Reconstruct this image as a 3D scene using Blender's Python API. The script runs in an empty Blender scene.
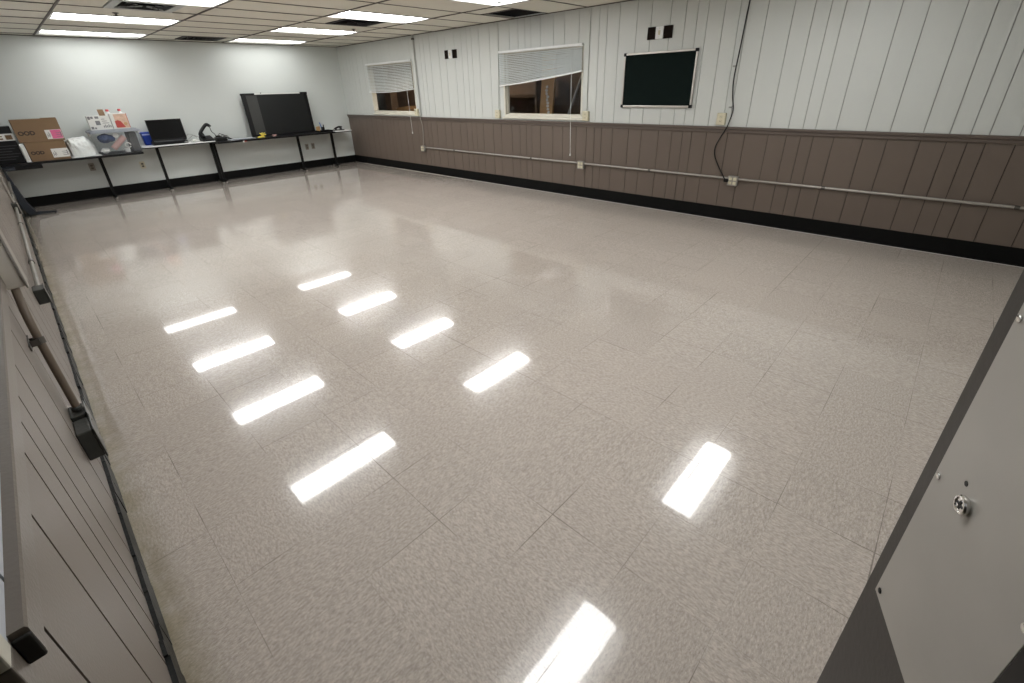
import bpy, bmesh, math, random
from mathutils import Vector, Matrix, noise as mnoise
random.seed(7)
SC = bpy.context.scene
COL = SC.collection
PI = math.pi

# ------------------------------------------------------------------ dimensions
WR, WL, YB, YN, ZC = 5.41, -0.177, 10.158, -1.08, 2.311   # right wall, left wall, back wall, near wall, ceiling
ZR, ZB = 1.0075, 0.15                                        # chair rail top, baseboard top
T = 0.3048; C0, R0 = 0.0249, 1.3464                          # floor tiles
GX, GY, PX, PY = 0.7862, 4.41, 1.2192, 0.61                  # ceiling grid

# ------------------------------------------------------------------ materials
def nmat(name):
    m = bpy.data.materials.new(name); m.use_nodes = True
    nt = m.node_tree; b = nt.nodes['Principled BSDF']
    return m, nt, b
def N(nt, t, **kw):
    n = nt.nodes.new(t)
    for k, v in kw.items():
        if k.startswith('i_'):
            key = k[2:]; key = int(key) if key.isdigit() else key
            n.inputs[key].default_value = v
        else: setattr(n, k, v)
    return n
def mth(nt, op, a, b=None, c=None):
    n = nt.nodes.new('ShaderNodeMath'); n.operation = op
    for i, v in enumerate((a, b, c)):
        if v is None: continue
        if isinstance(v, (int, float)): n.inputs[i].default_value = v
        else: nt.links.new(v, n.inputs[i])
    return n.outputs[0]
def mixc(nt, f, a, b, mode='MIX'):
    n = nt.nodes.new('ShaderNodeMix'); n.data_type = 'RGBA'; n.blend_type = mode
    for s, v in ((n.inputs[0], f), (n.inputs[6], a), (n.inputs[7], b)):
        if isinstance(v, (int, float)): s.default_value = v
        elif isinstance(v, tuple): s.default_value = (*v[:3], 1)
        else: nt.links.new(v, s)
    return n.outputs[2]
def mat(name, col, rough=0.5, metal=0.0, var=0.06, scale=12, bump=0.0, bscale=80, spec=0.5, coat=0.0):
    m, nt, b = nmat(name)
    tc = N(nt, 'ShaderNodeTexCoord')
    nz = N(nt, 'ShaderNodeTexNoise', i_Scale=scale, i_Detail=4.0)
    nt.links.new(tc.outputs['Object'], nz.inputs['Vector'])
    lo = tuple(max(0, c * (1 - var)) for c in col); hi = tuple(min(1, c * (1 + var)) for c in col)
    nt.links.new(mixc(nt, nz.outputs['Fac'], lo, hi), b.inputs['Base Color'])
    b.inputs['Roughness'].default_value = rough; b.inputs['Metallic'].default_value = metal
    b.inputs['Specular IOR Level'].default_value = spec
    if coat: b.inputs['Coat Weight'].default_value = coat; b.inputs['Coat Roughness'].default_value = 0.1
    if bump:
        n2 = N(nt, 'ShaderNodeTexNoise', i_Scale=bscale, i_Detail=5.0)
        nt.links.new(tc.outputs['Object'], n2.inputs['Vector'])
        bp = N(nt, 'ShaderNodeBump', i_Strength=bump, i_Distance=0.01)
        nt.links.new(n2.outputs['Fac'], bp.inputs['Height']); nt.links.new(bp.outputs['Normal'], b.inputs['Normal'])
    return m

def floor_material():
    m, nt, b = nmat('waxed_vinyl_tile'); L = nt.links.new
    tc = N(nt, 'ShaderNodeTexCoord'); sx = N(nt, 'ShaderNodeSeparateXYZ'); L(tc.outputs['Object'], sx.inputs[0])
    u = mth(nt, 'DIVIDE', mth(nt, 'SUBTRACT', sx.outputs[0], C0), T)
    v = mth(nt, 'DIVIDE', mth(nt, 'SUBTRACT', sx.outputs[1], R0), T)
    fu, fv = mth(nt, 'FLOOR', u), mth(nt, 'FLOOR', v)
    cid = N(nt, 'ShaderNodeCombineXYZ'); L(fu, cid.inputs[0]); L(fv, cid.inputs[1])
    wn = N(nt, 'ShaderNodeTexWhiteNoise', noise_dimensions='3D'); L(cid.outputs[0], wn.inputs['Vector'])
    # grain runs along one tile axis or the other
    turn = mth(nt, 'GREATER_THAN', wn.outputs['Value'], 0.5)
    ax = N(nt, 'ShaderNodeMix', data_type='FLOAT'); L(turn, ax.inputs[0]); L(sx.outputs[0], ax.inputs[2]); L(sx.outputs[1], ax.inputs[3])
    ay = N(nt, 'ShaderNodeMix', data_type='FLOAT'); L(turn, ay.inputs[0]); L(sx.outputs[1], ay.inputs[2]); L(sx.outputs[0], ay.inputs[3])
    gv = N(nt, 'ShaderNodeCombineXYZ'); L(mth(nt, 'MULTIPLY', ax.outputs[0], 0.42), gv.inputs[0]); L(ay.outputs[0], gv.inputs[1]); L(mth(nt, 'MULTIPLY', wn.outputs['Value'], 7), gv.inputs[2])
    n1 = N(nt, 'ShaderNodeTexNoise', i_Scale=140.0, i_Detail=5.0, i_Roughness=0.75); L(gv.outputs[0], n1.inputs['Vector'])
    n2 = N(nt, 'ShaderNodeTexNoise', i_Scale=260.0, i_Detail=2.0); L(gv.outputs[0], n2.inputs['Vector'])
    r1 = N(nt, 'ShaderNodeValToRGB'); r1.color_ramp.elements[0].position = .34; r1.color_ramp.elements[1].position = .66
    r1.color_ramp.elements[0].color = (0.340, 0.299, 0.266, 1); r1.color_ramp.elements[1].color = (0.580, 0.519, 0.466, 1)
    L(n1.outputs['Fac'], r1.inputs[0])
    r2 = N(nt, 'ShaderNodeValToRGB'); r2.color_ramp.elements[0].position = .62; r2.color_ramp.elements[1].position = .72
    L(n2.outputs['Fac'], r2.inputs[0])
    c = mixc(nt, mth(nt, 'MULTIPLY', r2.outputs[0], .55), r1.outputs[0], (0.72, 0.67, 0.61))
    r3 = N(nt, 'ShaderNodeValToRGB'); r3.color_ramp.elements[0].position = .27; r3.color_ramp.elements[1].position = .34
    r3.color_ramp.elements[0].color = (1, 1, 1, 1); r3.color_ramp.elements[1].color = (0, 0, 0, 1)
    L(n2.outputs['Fac'], r3.inputs[0])
    c = mixc(nt, mth(nt, 'MULTIPLY', r3.outputs[0], .5), c, (0.17, 0.145, 0.125))
    c = mixc(nt, 1.0, c, mixc(nt, wn.outputs['Value'], (0.97, 0.97, 0.97), (1.02, 1.02, 1.02)), 'MULTIPLY')
    # seams: thin, uneven
    def edge(w):
        f = mth(nt, 'FRACT', w); return mth(nt, 'MINIMUM', f, mth(nt, 'SUBTRACT', 1.0, f))
    e = mth(nt, 'MINIMUM', edge(u), edge(v))
    ns = N(nt, 'ShaderNodeTexNoise', i_Scale=2.2, i_Detail=2.0); L(tc.outputs['Object'], ns.inputs['Vector'])
    wid = mth(nt, 'MULTIPLY', mth(nt, 'MAXIMUM', mth(nt, 'SUBTRACT', ns.outputs['Fac'], 0.44), 0.012), 0.030)
    seam = mth(nt, 'LESS_THAN', e, wid)
    c = mixc(nt, mth(nt, 'MULTIPLY', seam, .62), c, (0.12, 0.10, 0.085))
    # ingrained yellow dirt along the left wall
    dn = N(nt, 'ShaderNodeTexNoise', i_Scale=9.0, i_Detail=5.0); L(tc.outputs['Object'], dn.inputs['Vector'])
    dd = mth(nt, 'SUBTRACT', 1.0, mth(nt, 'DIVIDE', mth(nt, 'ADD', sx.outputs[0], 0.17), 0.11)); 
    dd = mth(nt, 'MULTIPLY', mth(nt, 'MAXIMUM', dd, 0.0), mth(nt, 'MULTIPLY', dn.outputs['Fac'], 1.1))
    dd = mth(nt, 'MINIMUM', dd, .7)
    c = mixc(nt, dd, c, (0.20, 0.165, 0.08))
    L(c, b.inputs['Base Color'])
    rn = N(nt, 'ShaderNodeTexNoise', i_Scale=1.3, i_Detail=3.0); L(tc.outputs['Object'], rn.inputs['Vector'])
    b.inputs['Roughness'].default_value = .17
    L(mth(nt, 'SUBTRACT', .88, mth(nt, 'MULTIPLY', seam, .7)), b.inputs['Coat Weight']); b.inputs['Coat IOR'].default_value = 1.40
    L(mth(nt, 'ADD', mth(nt, 'MULTIPLY', rn.outputs['Fac'], .04), .010), b.inputs['Coat Roughness'])
    b.inputs['Specular IOR Level'].default_value = 0.22
    # mop ripples in the wax, plus the seams
    mp = N(nt, 'ShaderNodeMapping'); mp.inputs['Scale'].default_value = (14, 60, 1); mp.inputs['Rotation'].default_value = (0, 0, -.25); L(tc.outputs['Object'], mp.inputs[0])
    w1 = N(nt, 'ShaderNodeTexNoise', i_Scale=1.6, i_Detail=3.0); L(mp.outputs[0], w1.inputs['Vector'])
    w2 = N(nt, 'ShaderNodeTexNoise', i_Scale=3.0, i_Detail=1.0); L(tc.outputs['Object'], w2.inputs['Vector'])
    h = mth(nt, 'ADD', mth(nt, 'MULTIPLY', w1.outputs['Fac'], .0085), mth(nt, 'MULTIPLY', w2.outputs['Fac'], .020))
    h = mth(nt, 'SUBTRACT', h, mth(nt, 'MULTIPLY', seam, .03))
    bp = N(nt, 'ShaderNodeBump', i_Strength=0.22, i_Distance=0.01); L(h, bp.inputs['Height']); L(bp.outputs['Normal'], b.inputs['Normal']); L(bp.outputs['Normal'], b.inputs['Coat Normal'])
    return m

def plaster(name, col, rough=.6, amt=.05):
    m, nt, b = nmat(name); L = nt.links.new
    tc = N(nt, 'ShaderNodeTexCoord')
    n1 = N(nt, 'ShaderNodeTexNoise', i_Scale=1.1, i_Detail=5.0); L(tc.outputs['Object'], n1.inputs['Vector'])
    n2 = N(nt, 'ShaderNodeTexNoise', i_Scale=140.0, i_Detail=4.0); L(tc.outputs['Object'], n2.inputs['Vector'])
    lo = tuple(x * (1 - amt) for x in col); hi = tuple(min(1, x * (1 + amt)) for x in col)
    L(mixc(nt, n1.outputs['Fac'], lo, hi), b.inputs['Base Color']); b.inputs['Roughness'].default_value = rough
    bp = N(nt, 'ShaderNodeBump', i_Strength=.15, i_Distance=.004); L(n2.outputs['Fac'], bp.inputs['Height']); L(bp.outputs['Normal'], b.inputs['Normal'])
    return m

def emission(name, col, s):
    m = bpy.data.materials.new(name); m.use_nodes = True; nt = m.node_tree; nt.nodes.clear()
    e = nt.nodes.new('ShaderNodeEmission'); e.inputs[0].default_value = (*col, 1); e.inputs[1].default_value = s
    o = nt.nodes.new('ShaderNodeOutputMaterial')
    tc = N(nt, 'ShaderNodeTexCoord'); nz = N(nt, 'ShaderNodeTexNoise', i_Scale=2.0); nt.links.new(tc.outputs['Object'], nz.inputs['Vector'])
    nt.links.new(mth(nt, 'ADD', mth(nt, 'MULTIPLY', nz.outputs['Fac'], s * .1), s * .95), e.inputs[1])
    nt.links.new(e.outputs[0], o.inputs[0]); return m

def thin_glass(name, tint=(1, 1, 1), ior=1.5, rough=0.0, haze=0.0, hazecol=(.7, .7, .7)):
    m = bpy.data.materials.new(name); m.use_nodes = True; nt = m.node_tree; nt.nodes.clear(); L = nt.links.new
    f = N(nt, 'ShaderNodeFresnel'); f.inputs['IOR'].default_value = ior
    tr = N(nt, 'ShaderNodeBsdfTransparent'); tr.inputs[0].default_value = (*tint, 1)
    gl = N(nt, 'ShaderNodeBsdfGlossy'); gl.inputs['Roughness'].default_value = rough
    ge = N(nt, 'ShaderNodeNewGeometry'); mx = N(nt, 'ShaderNodeMixShader')
    L(mth(nt, 'MULTIPLY', f.outputs[0], mth(nt, 'SUBTRACT', 1.0, ge.outputs['Backfacing'])), mx.inputs[0])
    if haze:
        df = N(nt, 'ShaderNodeBsdfDiffuse'); df.inputs[0].default_value = (*hazecol, 1)
        m2 = N(nt, 'ShaderNodeMixShader'); m2.inputs[0].default_value = haze; L(tr.outputs[0], m2.inputs[1]); L(df.outputs[0], m2.inputs[2]); L(m2.outputs[0], mx.inputs[1])
    else: L(tr.outputs[0], mx.inputs[1])
    L(gl.outputs[0], mx.inputs[2])
    o = N(nt, 'ShaderNodeOutputMaterial'); L(mx.outputs[0], o.inputs[0]); return m

M = {}
M['floor'] = floor_material()
M['white_wall'] = plaster('white_paint', (0.56, 0.59, 0.57), .5)
M['white_panel'] = plaster('white_painted_panelling', (0.545, 0.565, 0.54), .45)
M['brown_panel'] = plaster('brown_painted_panelling', (0.122, 0.094, 0.075), .5, .08)
M['taupe_panel'] = plaster('worn_taupe_panelling', (0.180, 0.157, 0.135), .42, .10)
M['groove'] = mat('dark_groove', (0.045, 0.037, 0.03), .8)
M['groove_white'] = mat('grey_groove', (0.30, 0.30, 0.285), .8)
M['rail'] = plaster('brown_trim_paint', (0.105, 0.082, 0.068), .4, .08)
M['taupe_rail'] = plaster('worn_taupe_trim_paint', (0.145, 0.125, 0.105), .35, .15)
M['base'] = mat('black_vinyl_base', (0.004, 0.004, 0.004), .5, bump=.1, spec=.12)
M['wornbase'] = mat('scuffed_dark_base', (0.012, 0.0135, 0.0135), .45, var=.5, scale=25, bump=.5, bscale=30, spec=.25)
M['wax'] = mat('pale_wax_line', (0.55, 0.52, 0.48), .4)
M['ctile'] = plaster('ceiling_tile', (0.68, 0.665, 0.585), .9, .06)
M['tbar'] = mat('dark_ceiling_grid', (0.075, 0.064, 0.052), .6)
M['plenum'] = mat('dark_plenum', (0.012, 0.011, 0.010), .9)
M['lens'] = emission('light_lens', (1.0, 1.0, 0.99), 17.5)
M['lens_dimmed'] = emission('dimmed_light_lens', (1.0, 1.0, 0.985), 8.0)  # emission lowered so the back wall gets no hot spots
M['whitemetal'] = mat('white_enamel', (0.72, 0.72, 0.70), .4)
M['white'] = mat('white_plastic', (0.74, 0.75, 0.74), .4)
M['slat'] = mat('white_vinyl_slat', (0.80, 0.83, 0.82), .4)
M['frame'] = mat('cream_window_paint', (0.62, 0.60, 0.52), .45)
M['cream'] = mat('cream_plastic', (0.58, 0.54, 0.40), .4)
M['creamdark'] = mat('dark_socket_slot', (0.03, 0.025, 0.02), .5)
M['conduit'] = mat('galvanised_conduit', (0.33, 0.31, 0.28), .4, .35, var=.12)
M['coupling'] = mat('dark_coupling', (0.12, 0.11, 0.10), .4, .7)
M['brownconduit'] = mat('brown_painted_conduit', (0.14, 0.108, 0.08), .45)
M['steelbox'] = mat('grey_steel_box', (0.30, 0.30, 0.28), .4, .5)
M['darkbox'] = mat('dark_grey_steel_box', (0.05, 0.052, 0.048), .4, .3, var=.2, bump=.15)
M['black'] = mat('black_plastic', (0.005, 0.005, 0.0055), .4, spec=.25)
M['blackmetal'] = mat('black_powder_coat', (0.005, 0.005, 0.005), .5, spec=.2)
M['rubber'] = mat('black_rubber', (0.010, 0.009, 0.008), .7)
M['platedark'] = mat('dark_brown_black_plate', (0.012, 0.008, 0.006), .8, spec=.08)
M['beigebox'] = mat('beige_painted_box', (0.50, 0.46, 0.40), .45)
M['greypipe'] = mat('pale_grey_pipe_paint', (0.44, 0.45, 0.43), .4)
M['screenblack'] = mat('black_screen', (0.002, 0.002, 0.002), .25, spec=.12)
M['socketbrown'] = mat('brown_socket', (0.12, 0.10, 0.08), .5)
M['leftconduit'] = mat('dull_grey_conduit', (0.20, 0.19, 0.165), .45, .2)
M['felt'] = mat('black_green_felt', (0.005, 0.010, 0.009), .9, var=.2, spec=.1)
M['alu'] = mat('brushed_aluminium', (0.56, 0.53, 0.49), .35, .8)
M['tabletop'] = mat('black_laminate', (0.006, 0.006, 0.007), .4, spec=.25)
M['tablewhite'] = mat('white_laminate', (0.72, 0.73, 0.73), .3)
M['card'] = mat('brown_cardboard', (0.185, 0.116, 0.060), .75, var=.08, scale=20)
M['carddark'] = mat('cardboard_edge', (0.15, 0.09, 0.045), .8)
M['ink'] = mat('dark_print_ink', (0.035, 0.022, 0.016), .7)
M['pink'] = mat('pink_label', (0.62, 0.12, 0.26), .6)
M['label'] = mat('white_label', (0.66, 0.66, 0.63), .6)
M['grey_print'] = mat('grey_print', (0.16, 0.16, 0.165), .6, var=.5, scale=60)
M['redprint'] = mat('red_print', (0.42, 0.05, 0.04), .5, var=.2, scale=30)
M['peach'] = mat('peach_print', (0.58, 0.40, 0.30), .5, var=.35, scale=26)
M['bag'] = mat('white_film', (0.66, 0.69, 0.675), .35, bump=.9, bscale=22)
M['totelid'] = mat('blue_grey_lid', (0.30, 0.325, 0.36), .4)
M['tote'] = thin_glass('clear_plastic', (0.93, 0.94, 0.95), 1.45, .12, .06, (.62, .65, .68))
M['navycloth'] = mat('blue_cloth', (0.035, 0.065, 0.16), .8, var=.3)
M['pinkroll'] = mat('pale_pink_roll', (0.52, 0.33, 0.30), .7)
M['slate'] = mat('dark_grey_plastic', (0.035, 0.037, 0.04), .5)
M['navy'] = mat('dark_navy_plastic', (0.010, 0.014, 0.021), .5)
M['blue'] = mat('bright_blue_plastic', (0.012, 0.055, 0.42), .35)
M['paleblue'] = mat('pale_blue_rim', (0.30, 0.36, 0.66), .4)
M['red'] = mat('red_cap', (0.55, 0.06, 0.07), .4)
M['greyleaf'] = mat('grey_panel', (0.040, 0.041, 0.039), .5, spec=.3)
M['darkleaf'] = mat('charcoal_panel', (0.009, 0.010, 0.010), .45, spec=.25)
M['yellow'] = mat('yellow_paper', (0.75, 0.62, 0.10), .6)
M['tan'] = mat('tan_plastic', (0.50, 0.31, 0.14), .5)
M['penblue'] = mat('blue_pen', (0.10, 0.19, 0.45), .4)
M['plate'] = mat('wall_plate_beige', (0.30, 0.275, 0.235), .5)
M['paper'] = mat('grey_paper', (0.40, 0.42, 0.46), .7)
M['glass'] = thin_glass('window_glass')
M['vent'] = mat('black_vent_blade', (0.014, 0.014, 0.014), .5)
M['ventlight'] = mat('pale_vent_frame', (0.42, 0.44, 0.42), .45)
M['doorpaint'] = mat('dark_brown_door_paint', (0.033, 0.029, 0.025), .45, bump=.05)
M['steelplate'] = mat('scuffed_steel_plate', (0.41, 0.395, 0.365), .42, .30, var=.30, scale=3.5, bump=.03, bscale=30)
M['chrome'] = mat('chrome', (0.70, 0.69, 0.67), .15, 1.0)
M['pinkmark'] = mat('pink_ink_mark', (0.42, 0.30, 0.30), .5)
M['night'] = mat('night_brown_boards', (0.20, 0.14, 0.095), .8, var=.25, scale=5)
M['nightgrey'] = mat('dark_weathered_wood', (0.12, 0.115, 0.105), .8, var=.3)
M['bluewhite'] = plaster('bluish_white_paint', (0.55, 0.58, 0.63), .5)

# ------------------------------------------------------------------ mesh builder
class MB:
    def __init__(self): self.bm = bmesh.new(); self.mi = 0
    def mat(self, i): self.mi = i; return self
    def _merge(self, b2, mtx=None):
        if mtx is not None: bmesh.ops.transform(b2, matrix=mtx, verts=b2.verts)
        me = bpy.data.meshes.new('t'); b2.to_mesh(me); b2.free()
        n0 = len(self.bm.faces); self.bm.from_mesh(me); bpy.data.meshes.remove(me)
        self.bm.faces.ensure_lookup_table()
        for f in self.bm.faces[n0:]: f.material_index = self.mi
        return self
    def box(self, x0, x1, y0, y1, z0, z1, bev=0.0, seg=2, mtx=None):
        b = bmesh.new(); bmesh.ops.create_cube(b, size=1)
        for v in b.verts:
            v.co = Vector(((x0 + x1) / 2 + v.co.x * (x1 - x0), (y0 + y1) / 2 + v.co.y * (y1 - y0), (z0 + z1) / 2 + v.co.z * (z1 - z0)))
        if bev: bmesh.ops.bevel(b, geom=list(b.edges), offset=bev, segments=seg, affect='EDGES', profile=.5)
        return self._merge(b, mtx)
    def cyl(self, p0, p1, r0, r1=None, seg=20, caps=True):
        p0, p1 = Vector(p0), Vector(p1); r1 = r0 if r1 is None else r1
        b = bmesh.new(); d = p1 - p0
        bmesh.ops.create_cone(b, cap_ends=caps, segments=seg, radius1=r0, radius2=r1, depth=d.length)
        q = Vector((0, 0, 1)).rotation_difference(d.normalized()).to_matrix().to_4x4()
        return self._merge(b, Matrix.Translation((p0 + p1) / 2) @ q)
    def tube(self, pts, r, seg=10, smooth=6):
        pts = [Vector(p) for p in pts]
        if smooth and len(pts) > 2: pts = catmull(pts, smooth)
        b = bmesh.new(); rings = []
        up = Vector((0, 0, 1))
        for i, p in enumerate(pts):
            t = (pts[min(i + 1, len(pts) - 1)] - pts[max(i - 1, 0)]).normalized()
            a = t.cross(up)
            if a.length < .05: a = t.cross(Vector((1, 0, 0)))
            a.normalize(); c = t.cross(a).normalized()
            if rings and False: pass
            rings.append([b.verts.new(p + (a * math.cos(2 * PI * k / seg) + c * math.sin(2 * PI * k / seg)) * r) for k in range(seg)])
        for A, B in zip(rings, rings[1:]):
            best = min(range(seg), key=lambda s: sum((A[k].co - B[(k + s) % seg].co).length for k in range(seg)))
            for k in range(seg): b.faces.new((A[k], A[(k + 1) % seg], B[(k + 1 + best) % seg], B[(k + best) % seg]))
        b.faces.new(rings[0][::-1]); b.faces.new(rings[-1])
        bmesh.ops.recalc_face_normals(b, faces=b.faces)
        return self._merge(b)
    def prism(self, poly, axis, a, bb, bev=0, mtx=None):
        """poly: 2D points in the two other axes (in xyz order), extruded along axis from a to bb"""
        b = bmesh.new()
        def P(u, v, w): return {'x': (w, u, v), 'y': (u, w, v), 'z': (u, v, w)}[axis]
        lo = [b.verts.new(P(u, v, a)) for u, v in poly]; hi = [b.verts.new(P(u, v, bb)) for u, v in poly]
        b.faces.new(lo); b.faces.new(hi[::-1]); n = len(poly)
        for i in range(n): b.faces.new((lo[i], hi[i], hi[(i + 1) % n], lo[(i + 1) % n]))
        bmesh.ops.recalc_face_normals(b, faces=b.faces)
        if bev: bmesh.ops.bevel(b, geom=list(b.edges), offset=bev, segments=2, affect='EDGES')
        return self._merge(b, mtx)
    def lathe(self, prof, o=(0, 0, 0), seg=24, axis=None):
        b = bmesh.new(); rings = []
        for r, z in prof: rings.append([b.verts.new((r * math.cos(2 * PI * k / seg), r * math.sin(2 * PI * k / seg), z)) for k in range(seg)])
        for A, B in zip(rings, rings[1:]):
            for k in range(seg): b.faces.new((A[k], A[(k + 1) % seg], B[(k + 1) % seg], B[k]))
        b.faces.new(rings[0][::-1]); b.faces.new(rings[-1])
        bmesh.ops.recalc_face_normals(b, faces=b.faces)
        m = Matrix.Translation(o)
        if axis: m = m @ Vector((0, 0, 1)).rotation_difference(Vector(axis).normalized()).to_matrix().to_4x4()
        return self._merge(b, m)
    def quad(self, pts):
        b = bmesh.new(); b.faces.new([b.verts.new(p) for p in pts]); return self._merge(b)
    def text(self, s, size, mtx, bold=0.0, ext=.0008):
        cu = bpy.data.curves.new('t', 'FONT'); cu.body = s; cu.size = size; cu.extrude = ext; cu.offset = bold; cu.resolution_u = 4
        o = bpy.data.objects.new('t', cu); COL.objects.link(o); bpy.context.view_layer.update()
        me = bpy.data.meshes.new_from_object(o.evaluated_get(bpy.context.evaluated_depsgraph_get()))
        bpy.data.objects.remove(o); bpy.data.curves.remove(cu)
        b = bmesh.new(); b.from_mesh(me); bpy.data.meshes.remove(me); return self._merge(b, mtx)
    def build(self, name, mats, parent=None, smooth=False, local=False):
        if not isinstance(mats, (list, tuple)): mats = [mats]
        me = bpy.data.meshes.new(name)
        off = Vector((0, 0, 0))
        o = bpy.data.objects.new(name, me)
        if parent is not None and not local:
            p = parent
            while p is not None: off += Vector(p.location); p = p.parent
        if off.length: bmesh.ops.translate(self.bm, vec=-off, verts=self.bm.verts)
        for m in mats: me.materials.append(M[m] if isinstance(m, str) else m)
        if smooth:
            for f in self.bm.faces: f.smooth = True
        self.bm.to_mesh(me); self.bm.free()
        if smooth:
            try: me.set_sharp_from_angle(angle=math.radians(40))
            except Exception: pass
        COL.objects.link(o)
        if parent is not None: o.parent = parent
        return o

def catmull(p, n):
    out = []
    q = [p[0] * 2 - p[1]] + p + [p[-1] * 2 - p[-2]]
    for i in range(1, len(q) - 2):
        a, b, c, d = q[i - 1:i + 3]
        for k in range(n):
            t = k / n
            out.append(.5 * ((2 * b) + (-a + c) * t + (2 * a - 5 * b + 4 * c - d) * t * t + (-a + 3 * b - 3 * c + d) * t ** 3))
    out.append(p[-1]); return out

def thing(name, label, cat, loc=(0, 0, 0), group=None):
    o = bpy.data.objects.new(name, None); COL.objects.link(o); o.location = loc; o.empty_display_size = .05
    return tag(o, label, cat, group)
def tag(o, label, cat, group=None, kind=None):
    o['label'] = label; o['category'] = cat
    if group: o['group'] = group
    if kind: o['kind'] = kind
    return o
def struct(o): o['kind'] = 'structure'; return o
def dup(root, loc, label, group=None):
    r = root.copy(); COL.objects.link(r); r.location = loc; r['label'] = label
    if group: r['group'] = group
    for ch in list(root.children):
        c = ch.copy(); COL.objects.link(c); c.parent = r
        for g in list(ch.children):
            d = g.copy(); COL.objects.link(d); d.parent = c
    return r

# ================================================================== the setting
HX = -1.75      # far side of the unlit passage beyond the doorway
b = MB(); b.box(HX, WR + .12, YN - .1, YB + .12, -.08, 0); struct(b.build('floor', 'floor'))

def grooved(name, face, sgn, y0, y1, grooves, openings, mats, back=.10, gw=.0058, gd=.010, zsplit=ZR - .03):
    """panelled wall: boards between grooves; mats = upper, lower, upper groove, lower groove; sgn = +1 if the wall body lies towards +x"""
    b = MB()
    ys = sorted(g for g in grooves if y0 + .02 < g < y1 - .02)
    edges = [y0] + ys + [y1]
    strips = []
    for i, (a, c) in enumerate(zip(edges, edges[1:])):
        aa = a + (gw / 2 if i else 0); cc = c - (gw / 2 if i < len(edges) - 2 else 0)
        strips.append((aa, cc))
    cuts = sorted({v for o in openings for v in o[:2]})
    def cut(lst):
        out = []
        for a, c in lst:
            pts = [a] + [v for v in cuts if a < v < c] + [c]
            out += list(zip(pts, pts[1:]))
        return out
    zs = sorted({0, zsplit, ZC + .02} | {v for o in openings for v in o[2:]})
    def put(lst, d0, d1, mi_up, mi_lo):
        for a, c in cut(lst):
            mid = (a + c) / 2
            for z0, z1 in zip(zs, zs[1:]):
                if any(o[0] < mid < o[1] and o[2] < (z0 + z1) / 2 < o[3] for o in openings): continue
                b.mat(mi_up if z0 >= zsplit - .001 else mi_lo)
                xa, xb = face + sgn * d0, face + sgn * d1
                b.box(min(xa, xb), max(xa, xb), a, c, z0, z1)
    put(strips, 0, gd, 0, 1)
    put([(y0, y1)], gd, back, 2, 3)
    return struct(b.build(name, mats))

offs = [0, -.11, -.28, -.51, -.69, -.92, -1.09]
gr_right = [3.62 + 1.2192 * k + o for k in range(-5, 7) for o in offs]
W2 = (3.835, 5.285, 1.035, 1.925); W1 = (7.545, 9.045, 1.035, 1.935)
grooved('wall_right', WR, 1, YN, YB, gr_right, [W1, W2], ['white_panel', 'brown_panel', 'groove_white', 'groove'])
offl = [0, .255, .465, .60, .735, .935]
gr_left = [.685 + 1.2192 * k + o for k in range(-2, 8) for o in offl]
grooved('wall_left', WL, -1, YN, YB, gr_left, [(-.44, .565, 0, 2.05)], ['bluewhite', 'taupe_panel', 'groove_white', 'groove'], zsplit=.95, gw=.009)
b = MB(); b.box(HX, WR + .12, YB, YB + .1, 0, ZC + .5); struct(b.build('wall_back', 'white_wall'))
b = MB(); b.box(HX, WR + .12, YN - .1, YN, 0, ZC + .5); struct(b.build('wall_near', 'white_wall'))
b = MB(); b.box(HX - .1, HX, YN - .1, YB + .1, 0, ZC + .5); struct(b.build('wall_passage', 'taupe_panel'))

# chair rails (moulded) and baseboards
def rail_profile(x, s, z):   # s: direction into the room
    return [(x, z - .062), (x + s * .010, z - .062), (x + s * .014, z - .054), (x + s * .014, z - .030), (x + s * .026, z - .024), (x + s * .028, z - .006), (x + s * .024, z), (x, z)]
b = MB()
b.prism(rail_profile(WR, -1, ZR), 'y', YN, YB)
struct(b.build('trim_1', 'rail'))
b = MB(); b.prism([(WL, .905), (WL + .0135, .905), (WL + .0155, .908), (WL + .0155, .949), (WL + .0135, .953), (WL, .953)], 'y', .594, YB); struct(b.build('trim_2', 'taupe_rail'))
b = MB()
b.prism([(WR, 0), (WR - .016, 0), (WR - .007, .014), (WR - .006, ZB - .004), (WR - .004, ZB), (WR, ZB)], 'y', YN, YB)
b.mat(1).box(WR - .022, WR - .012, YN, YB, 0, .003)
struct(b.build('baseboard_right', ['base', 'wax']))
b = MB(); b.prism([(YB, 0), (YB - .016, 0), (YB - .007, .014), (YB - .006, ZB - .004), (YB - .004, ZB), (YB, ZB)], 'x', WL, WR); struct(b.build('baseboard_back', 'base'))
b = MB()
y = .59
while y < YB - .02:      # scuffed, chipped top edge: short lengths of slightly different height
    y2 = min(YB, y + random.uniform(.05, .16)); h = random.uniform(.104, .122)
    b.box(WL, WL + .010 + random.uniform(-.0015, .0025), y, y2, 0, h); y = y2
struct(b.build('baseboard_left', 'wornbase'))
# black rubber cap over the cut end of the left chair rail
b = MB(); b.box(WL, WL + .0160, .588, .5938, .904, .945, .0028, 3)
tag(b.build('end_cap', 'rubber'), 'black rubber cap on the cut end of the left wall rail beside the doorway', 'cap')

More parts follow.
